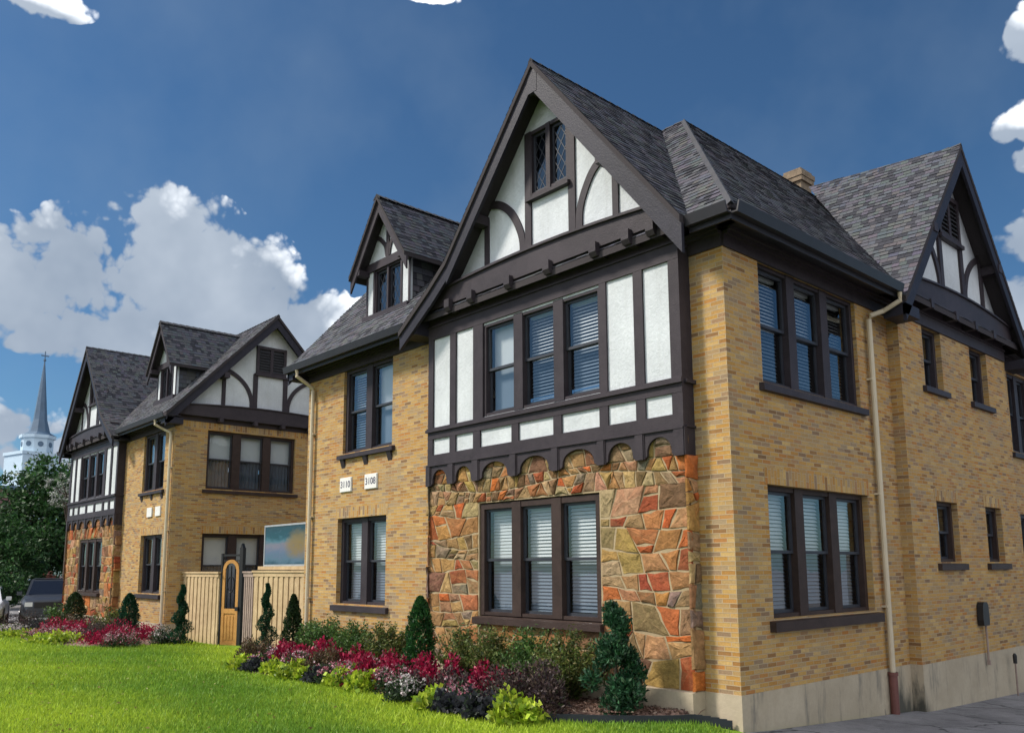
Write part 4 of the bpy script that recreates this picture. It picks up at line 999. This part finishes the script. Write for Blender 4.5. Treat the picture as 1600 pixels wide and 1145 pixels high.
for i in range(3): d.box(x0+.12+i*.11,x0+.19+i*.11,-.012,.02,zb+.16,.82)
k=10
for i in range(k):
    a0,a1=math.pi*i/k,math.pi*(i+1)/k
    po=lambda a,r:(cx-r*math.cos(a),zt+r*.9*math.sin(a)-.0)
    d.prism([po(a0,.27),po(a1,.27),po(a1,.17),po(a0,.17)],-.02,.03)
d.build('door','gate_wood',g,local=True)
q=MB(); q.prism([(x0+.09,1.0),(x1-.09,1.0)]+[(cx+.18*math.cos(a),zt+.16*math.sin(a)) for a in np.linspace(0,math.pi,9)],.0,.008); q.build('glazed_panel','car_glass',g,local=True)
q=MB()
for x in (.2,.33,.46): q.tube([(x,-.01,1.0),(x,-.01,2.1)],.008,6)
arc=[(cx+.12*math.cos(a),-.01,1.62+.2*math.sin(a)) for a in np.linspace(0,2*math.pi,14)]; q.tube(arc,.007,5,False)
q.build('iron_grille','black_metal',g,local=True)
q=MB(); q.box(-.02,.035,-.03,.03,-.05,2.42); q.build('gate_post','black_metal',g,local=True)
q=MB(); q.box(L-.14,L-.03,-.05,.06,-.05,2.56); q.prism([(L-.14,2.56),(L-.04,2.56),(L-.09,2.68)],-.04,.05); q.build('gate_post','black_metal',g,local=True)
q=MB(); q.box(.035,L-.16,-.02,.03,2.35,2.40); q.box(.035,L-.16,-.015,.02,2.22,2.245); q.build('lintel_bar','black_metal',g,local=True)
q=MB(); q.box(L-.2,L-.1,-.09,-.05,.95,1.05); q.build('latch','black_metal',g,local=True)
r=empty('sunset_painting',(-12.4,.36,2.36),'teal and yellow sunset seascape panel standing on top of the board fence','painting')
q=MB(); q.box(-1.0,1.0,-.025,.02,.06,.96); q.build('painted_panel','sunset_paint',r,local=True)
q=MB()
for a in ((-1.04,1.04,.96,1.0),(-1.04,1.04,.02,.06)): q.box(a[0],a[1],-.035,.03,a[2],a[3])
for x in (-1.04,1.0): q.box(x,x+.04,-.035,.03,.06,.96)
q.build('picture_frame','flashing',r,local=True)
q=MB(); q.box(-1.3,1.2,-.05,.06,-.06,.02); q.build('shelf_rail','fence_wood',r,local=True)
# utility box and standpipe on the drive side wall
r=empty('utility_box',(.199,7.22,1.28),'small black utility box with a thin conduit on the side wall','utility box')
q=MB(); q.prism([(-.13,.0),(.13,.0),(.15,.1),(.13,.34),(.08,.40),(-.08,.40),(-.13,.34),(-.15,.1)],0,.1); 
q.tf=lambda a,n,z:(n,a,z); q.v=[(b,a,z) for a,b,z in q.v]; q.build('box_body','black_metal',r,local=True)
q=MB(); q.tube([(.05,.07,.02),(.05,.09,-.3),(.04,.10,-.62)],.018,8); q.box(.02,.07,.08,.12,-.68,-.6); q.build('conduit','grey_wood',r,local=True)
r=empty('standpipe',(.32,8.38,gz(.32,8.38)),'thin dark standpipe with a black cap by the side wall','pipe')
q=MB(); q.tube([(0,0,-.1),(0,0,.62)],.016,8); q.build('pipe','grey_wood',r,local=True)
q=MB(); q.tube([(0,0,.58),(0,0,.72),(0,0,.76)],[.032,.035,.015],10); q.build('cap','black_metal',r,local=True)
# ------------------------------------------------------------------ parked cars
def wheel(P,x,y,s):
    w=MB(); k=20; R_=.36
    for a,b,r0,r1 in ((0,.22*s,R_,R_),):
        w.tube([(x,y-.01*s,R_),(x,y+.02*s,R_),(x,y+.19*s,R_),(x,y+.22*s,R_)],[R_*.93,R_,R_,R_*.93],k)
    o=w.build('wheel','rubber',P,local=True)
    q=MB(); q.tube([(x,y+.205*s,R_),(x,y+.235*s,R_)],[.24,.22],k); q.build('rim','rim',o,local=True)
def car(name,label,x,y,rz,paint,suv):
    r=empty(name,(x,y,.22),label,'car','cars parked left of the houses',rz)
    # stations along x (front is +x): (x, half width, z low, z high)
    Hh=1.72 if suv else 1.44; hood=1.08 if suv else .92
    prof=[(2.30,.70,.42,.72),(2.24,.80,.30,hood-.14),(2.0,.88,.28,hood-.04),(1.2,.92,.26,hood+.04),(1.05,.92,.26,hood+.05),(0.,.93,.25,hood+.04),(-1.3,.93,.26,hood+.05),(-2.0,.90,.30,hood+.02),(-2.28,.84,.36,hood-.04)]
    b=MB()
    rings=[]
    for px,hw,zl,zh in prof:
        rings.append([(px,-hw*.86,zl),(px,-hw,zl+.14),(px,-hw,zh-.16),(px,-hw*.9,zh-.03),(px,-hw*.5,zh+.01),(px,hw*.5,zh+.01),(px,hw*.9,zh-.03),(px,hw,zh-.16),(px,hw,zl+.14),(px,hw*.86,zl)])
    for p,q in zip(rings,rings[1:]):
        for j in range(10): b.face([p[j],q[j],q[(j+1)%10],p[(j+1)%10]])
    b.face(rings[0]); b.face(rings[-1])
    # greenhouse pillars and roof
    z0=hood+.0; fx,rx=(.35,-1.95) if suv else (.15,-1.15); bx,bxr=(1.12,-2.2) if suv else (1.05,-1.9)
    lo=[(bx,-.80),(bx,.80),(bxr,.80),(bxr,-.80)]; hi=[(fx,-.64),(fx,.64),(rx,.64),(rx,-.64)]
    b.face([(p[0],p[1],Hh) for p in hi]); b.face([(p[0]*.97,p[1]*.9,Hh+.035) for p in hi])
    for j in range(4):
        k=(j+1)%4; b.face([(lo[j][0],lo[j][1],z0),(lo[k][0],lo[k][1],z0),(hi[k][0],hi[k][1],Hh),(hi[j][0],hi[j][1],Hh)])
    bo=b.build('body',paint,r,local=True)
    gl=lambda nm,pts: (lambda m:(m.face(pts),m.build(nm,'car_glass',r,local=True)))(MB())
    def lerp(j,k,f,h,o=.008):
        a=[lo[j][i]+(lo[k][i]-lo[j][i])*f for i in (0,1)]; c=[hi[j][i]+(hi[k][i]-hi[j][i])*f for i in (0,1)]
        p=[a[i]+(c[i]-a[i])*h for i in (0,1)]; cx_,cy_=-.6,0
        dx,dy=(1,0) if (j,k)==(0,1) else ((0,1) if (j,k)==(1,2) else ((-1,0) if (j,k)==(2,3) else (0,-1)))
        return (p[0]+dx*o,p[1]+dy*o,z0+(Hh-z0)*h+(o if (j,k)==(0,1) else 0))
    gl('windscreen',[lerp(0,1,.06,.08),lerp(0,1,.94,.08),lerp(0,1,.93,.9),lerp(0,1,.07,.9)])
    for j,k in ((1,2),(3,0)):
        for f0,f1 in ((.08,.44),(.48,.74),(.78,.95)): gl('side_window',[lerp(j,k,f0,.1),lerp(j,k,f1,.1),lerp(j,k,f1,.88),lerp(j,k,f0+.03,.88)])
    gl('rear_window',[lerp(2,3,.08,.1),lerp(2,3,.92,.1),lerp(2,3,.9,.88),lerp(2,3,.1,.88)])
    for s in (-1,1):
        m=MB(); m.box(2.24,2.315,s*.50,s*.76,hood-.36,hood-.2); m.build('headlight','lamp_lens',r,local=True)
        m=MB(); m.box(.80,.98,s*.92,s*1.10,hood+.04,hood+.18); m.build('wing_mirror',paint,r,local=True)
        for px in (1.42,-1.40): wheel(r,px,s*.72,s)
    m=MB(); m.box(2.27,2.325,-.45,.45,hood-.42,hood-.2); m.build('grille','black_metal',r,local=True)
    m=MB(); m.box(2.22,2.36,-.8,.8,.34,.5); m.build('bumper',paint,r,local=True)
    return r
car('parked_car','silver sport utility vehicle with dark windscreen parked left of the houses',-32.6,.25,R(-14),'car_silver',True)
car('parked_car','white low car cut off by the left picture edge behind the bed',-32.4,-2.2,R(-14),'car_white',False)
# ------------------------------------------------------------------ trees
def tree(name,label,x,y,h,crown,pl,n,leaf,trunk=.25,group='trees beyond the left house',zt=None):
    z=gz(x,y) if x>-30 else .2
    r=empty(name,(x,y,z),label,'tree',group)
    t=MB(); th=crown[2]-crown[3]*.4
    t.tube([(0,0,-.3),(.05,.03,th*.4),(-.04,.05,th)],[trunk,trunk*.75,trunk*.5],8)
    for k in range(9):
        a=k*2.4; rr=crown[3]*.7; p1=(crown[0]+math.cos(a)*rr*crown[4]*.35,crown[1]+math.sin(a)*rr*.35,crown[2]); p2=(crown[0]+math.cos(a)*rr*.8,crown[1]+math.sin(a)*rr*.8,crown[2]+rr*(.5 if k%2 else .1))
        t.tube([(-.04*0,.05,th*.75),p1,p2],[trunk*.4,trunk*.25,.03],6)
    t.build('trunk','bark',r,local=True)
    # crown: many clumps of leaves on branch ends
    m=int(n/70); d=unit(rng.normal(size=(m,3))); rad=rng.uniform(.25,1.,m)**.5
    cc=np.array([crown[:3]])+d*rad[:,None]*np.array([[crown[3],crown[3],crown[3]*crown[4]]])*(1+.22*np.sin(d[:,:1]*5+d[:,2:]*7+x))
    cc[:,2]=np.maximum(cc[:,2],.5)
    i=np.repeat(np.arange(m),70); sz=rng.uniform(.25,.6,m)*crown[3]*.24
    c=cc[i]+rng.normal(0,1,(m*70,3))*sz[i][:,None]*np.array([[1,1,.7]])
    L=leaf*rng.uniform(.6,1.4,len(c)); dd=rng.normal(0,.7,(len(c),3))+np.array([[0,0,-.2]])
    br=rng.uniform(.7,1.35,m)
    cols=pal(len(c),*PAL[pl])*br[i][:,None]
    npmesh('crown','leaf',leafset(c,dd,L,L*.5),4,np.clip(cols,0,1),r); return r
PAL['tree']=([(.028,.085,.022),(.05,.125,.03),(.018,.055,.016),(.09,.16,.06)],[4,3,3,.8])
PAL['yell']=([(.12,.17,.03),(.19,.22,.05),(.07,.11,.025)],[3,2,2])
PAL['rose']=([(.10,.025,.022),(.16,.04,.03),(.07,.03,.02)],[3,2,2])
PAL['myrt']=([(.46,.46,.44),(.36,.37,.35),(.07,.13,.05)],[3,2,3])
tree('shade_tree','large dark green tree between the white church tower and the left house',-51.,4.3,9.,(0,.3,4.9,3.3,1.15),'tree',26000,.26,.3)
tree('shade_tree','lower dark green tree left of and below the largest tree',-47.,1.4,5.,(0,0,2.6,2.1,1.),'tree',12000,.2,.2)
tree('shade_tree','yellow green tree at the left picture edge',-56.,1.6,6.,(0,0,3.4,1.9,1.25),'yell',7000,.24,.2)
tree('flowering_tree','tree with whitish blossom touching the left gable of the left house',-38.,2.1,7.,(0,-.1,5.7,.85,1.4),'myrt',3600,.11,.12)
tree('red_shrub','dark red leaved bush behind the silver vehicle',-38.5,2.0,2.,(0,0,1.15,.95,.8),'rose',3500,.12,.06)
tree('green_bush','green bush behind the parked cars',-40.,-.4,2.4,(0,0,1.5,1.5,.8),'tree',6000,.15,.08)
tree('shade_tree','tree top just showing behind the right hand gable',-1.7,28.,12.,(0,0,9.6,2.6,1.05),'loose',7000,.17,.2)
# ------------------------------------------------------------------ church
r=empty('church',(-85.,10.5,.2),'white church tower with a slender blue grey steeple and brick hall','church')
def octa(mb,cx,cy,r0,r1,z0,z1,k=8,ph=math.pi/8):
    a=[(cx+r0*math.cos(2*math.pi*i/k+ph),cy+r0*math.sin(2*math.pi*i/k+ph),z0) for i in range(k)]; b=[(cx+r1*math.cos(2*math.pi*i/k+ph),cy+r1*math.sin(2*math.pi*i/k+ph),z1) for i in range(k)]
    for i in range(k): mb.face([a[i],a[(i+1)%k],b[(i+1)%k],b[i]])
    mb.face(a); mb.face(b)
q=MB(); octa(q,0,-.1,2.45,2.45,0,13.0,4,math.pi/4+.25); octa(q,0,-.1,2.6,2.6,12.95,13.25,4,math.pi/4+.25); octa(q,0,.25,1.42,1.42,13.2,14.75); octa(q,0,.25,1.62,1.62,14.7,15.0); t_=q.build('tower','church_white',r,local=True)
q=MB()
for a in range(8):
    an=2*math.pi*a/8; cx,cy=1.33*math.cos(an),.25+1.33*math.sin(an)
    q.tube([(cx,cy,14.1),(cx+.03*math.cos(an),cy+.03*math.sin(an),14.1)],.26,10)
q.build('round_vent','steeple_slate',t_,local=True)
q=MB(); octa(q,0,.35,1.55,.95,15.0,15.35); octa(q,0,.35,.95,.62,15.35,16.6); octa(q,0,.35,.62,.05,16.6,22.4); s_=q.build('steeple','steeple_slate',r,local=True)
q=MB(); q.tube([(0,.35,22.3),(0,.35,23.5)],.05,6); q.box(-.05,.05,.0,.7,23.0,23.1); octa(q,0,.35,.12,.12,22.5,22.7); q.build('cross','steeple_slate',s_,local=True)
q=MB(); q.box(-6,6,-22,-1.2,0,9.2); h_=q.build('brick_hall','church_brick',r,local=True)
q=MB(); q.box(-6.2,6.2,-22.2,-1.0,9.2,9.5); q.build('cornice','steeple_slate',h_,local=True)
# ------------------------------------------------------------------ camera, light, sky
cam=bpy.data.cameras.new('camera'); co=bpy.data.objects.new('camera',cam); C.objects.link(co); S.camera=co
cam.sensor_fit='HORIZONTAL'; cam.sensor_width=36.; cam.lens=1307.2884/1600*36
cam.shift_y=123.21/1600; cam.clip_end=2000; cam.clip_start=.05
yaw,pit,rol=.8367,.1444,-.0052
fw=Vector((-math.sin(yaw)*math.cos(pit),math.cos(yaw)*math.cos(pit),math.sin(pit))); r_=Vector((math.cos(yaw),math.sin(yaw),0)); u_=r_.cross(fw)
r2=r_*math.cos(rol)+u_*math.sin(rol); u2=-r_*math.sin(rol)+u_*math.cos(rol)
mt=Matrix((r2,u2,-fw)).transposed().to_4x4(); mt.translation=(5.8191,-8.9099,2.3271); co.matrix_world=mt
SUN=Vector((-.52,-.62,.78)).normalized()
sl=bpy.data.lights.new('sun','SUN'); sl.energy=2.; sl.angle=R(10.); sl.color=(1.,.93,.82)
so=bpy.data.objects.new('sun',sl); C.objects.link(so); so.rotation_euler=SUN.to_track_quat('Z','Y').to_euler()
w=bpy.data.worlds.new('World'); S.world=w; w.use_nodes=True; nt=w.node_tree
for n in list(nt.nodes): nt.nodes.remove(n)
out=nt.nodes.new('ShaderNodeOutputWorld'); bg=nt.nodes.new('ShaderNodeBackground'); nt.links.new(bg.outputs[0],out.inputs[0])
sky=nt.nodes.new('ShaderNodeTexSky'); sky.sky_type='NISHITA'; sky.sun_disc=False
sky.sun_elevation=math.asin(SUN.z); sky.sun_rotation=math.atan2(SUN.x,SUN.y); sky.air_density=1.; sky.dust_density=.6; sky.ozone_density=2.5
skyc=mix(nt,1.,sky.outputs[0],(.195,.295,.36),'MULTIPLY')
tc=nt.nodes.new('ShaderNodeTexCoord'); D=tc.outputs['Generated']
sep=N(nt,'ShaderNodeSeparateXYZ'); nt.links.new(D,sep.inputs[0])
az=math_(nt,'MULTIPLY',math_(nt,'ARCTAN2',sep.outputs[0],sep.outputs[1]),180/math.pi)
el=math_(nt,'MULTIPLY',math_(nt,'ARCSINE',sep.outputs[2]),180/math.pi)
def ell(a,e,ra,re,flat,oa,oe):
    x=math_(nt,'MULTIPLY_ADD',az,1/ra,(oa-a)/ra); y=math_(nt,'MULTIPLY_ADD',el,1/re,(oe-e)/re)
    if flat: y=math_(nt,'MAXIMUM',y,math_(nt,'MULTIPLY',y,-1-flat))      # flattened underside
    return math_(nt,'MULTIPLY_ADD',x,x,math_(nt,'MULTIPLY',y,y))
# cumulus heads: azimuth, elevation and half sizes in degrees
BL=[(-80.2,16.4,5.4,3.8,.5),(-76.0,17.9,3.4,4.0,.3),(-71.6,19.0,3.9,4.7,.2),(-68.6,18.4,3.4,4.7,.2),(-65.0,17.3,3.2,4.1,.2),(-61.8,15.6,2.8,3.5,0),(-58.6,15.0,2.2,2.6,0),(-71.,14.2,10.5,2.3,.3),(-57.,12.2,8.,2.5,0),
 (-80.5,8.4,4.8,2.1,.5),(-73.5,6.8,7.,1.6,0),(-13.6,29.7,1.9,1.5,0),(-14.6,25.1,1.7,1.1,0),(-13.8,22.9,2.4,1.0,0),(-14.2,18.6,2.6,2.3,.4),(-13.5,14.8,4.6,2.7,0),(-80.5,32.2,3.9,.9,0),(-61.,36.6,2.3,.6,0),(-67.5,35.4,2.0,.4,0),(-53.5,36.4,2.2,.5,0)]
def field(oa,oe):
    l=[ell(*q,oa,oe) for q in BL]; o=l[0]
    for q in l[1:]: o=math_(nt,'SMOOTH_MIN',o,q,.35)
    return math_(nt,'SUBTRACT',1.,math_(nt,'SQRT',math_(nt,'MAXIMUM',o,0.)))
F0=field(0,0); F1=field(.9,1.3)
wp=N(nt,'ShaderNodeTexNoise',Scale=7.,Detail=2.); nt.links.new(D,wp.inputs['Vector'])
vm=N(nt,'ShaderNodeVectorMath',operation='MULTIPLY_ADD'); nt.links.new(wp.outputs['Color'],vm.inputs[0]); vm.inputs[1].default_value=(.045,.045,.045); nt.links.new(D,vm.inputs[2])
vo=N(nt,'ShaderNodeTexVoronoi',feature='F1',Scale=15.,Detail=2.5,Roughness=.68,Lacunarity=2.3); nt.links.new(vm.outputs[0],vo.inputs['Vector'])
nb=noise(nt,vm.outputs[0],13.,8,.62); nbig=noise(nt,D,6.5,4,.55)
puff=math_(nt,'MULTIPLY_ADD',vo.outputs['Distance'],-1.,.60)
dens=math_(nt,'ADD',math_(nt,'MULTIPLY_ADD',nbig,.9,.06),math_(nt,'ADD',F0,math_(nt,'ADD',math_(nt,'MULTIPLY_ADD',nb,.95,-.47),math_(nt,'MULTIPLY',puff,.8))))
dens=math_(nt,'SUBTRACT',dens,math_(nt,'MULTIPLY',math_(nt,'MAXIMUM',math_(nt,'SUBTRACT',-.14,F0),0.),4.))
# unseen bright clouds behind the viewer's back, added as soft fill light
fwd=math_(nt,'ADD',math_(nt,'MULTIPLY',sep.outputs[0],-.745),math_(nt,'MULTIPLY',sep.outputs[1],.667))
back=math_(nt,'MULTIPLY_ADD',fwd,3.,.6,True)
dens=math_(nt,'MAXIMUM',dens,math_(nt,'SUBTRACT',math_(nt,'MULTIPLY_ADD',nbig,3.4,-1.45),math_(nt,'MULTIPLY',back,3.)))
a_cl=N(nt,'ShaderNodeMapRange',interpolation_type='SMOOTHSTEP'); nt.links.new(dens,a_cl.inputs[0]); a_cl.inputs[1].default_value=-.02; a_cl.inputs[2].default_value=.24
lit=math_(nt,'SUBTRACT',F0,F1)
lit=math_(nt,'ADD',math_(nt,'MULTIPLY',lit,1.1),math_(nt,'ADD',math_(nt,'MULTIPLY',puff,.9),math_(nt,'ADD',math_(nt,'MULTIPLY_ADD',nb,1.1,-.55),math_(nt,'MULTIPLY',dens,-.55))))
body=N(nt,'ShaderNodeMapRange',interpolation_type='SMOOTHSTEP'); nt.links.new(lit,body.inputs[0]); body.inputs[1].default_value=-.34; body.inputs[2].default_value=.42
bodyc=mix(nt,math_(nt,'MULTIPLY_ADD',nbig,2.,-.5,True),(1.05,1.35,1.8),(2.3,2.6,3.0))
bodyc=mix(nt,back,(6.6,6.8,7.0),bodyc)  # cloud bodies behind the viewer brightened to fill the fronts
clc=mix(nt,body.outputs[0],bodyc,(6.2,6.4,6.6))
wisp=math_(nt,'MULTIPLY_ADD',nbig,1.5,-.62,True)
skyc=mix(nt,math_(nt,'MULTIPLY',wisp,.22),skyc,(1.5,1.9,2.3))
fin=mix(nt,a_cl.outputs[0],skyc,clc)
nt.links.new(fin,bg.inputs[0]); bg.inputs[1].default_value=.1
S.view_settings.view_transform='Standard'; S.view_settings.look='None'; S.view_settings.exposure=1.32; S.view_settings.gamma=1.
S.cycles.max_bounces=8; S.cycles.transparent_max_bounces=16; S.cycles.use_denoising=True
S.cycles.caustics_reflective=False; S.cycles.caustics_refractive=False
w.cycles.sampling_method='MANUAL'; w.cycles.sample_map_resolution=256
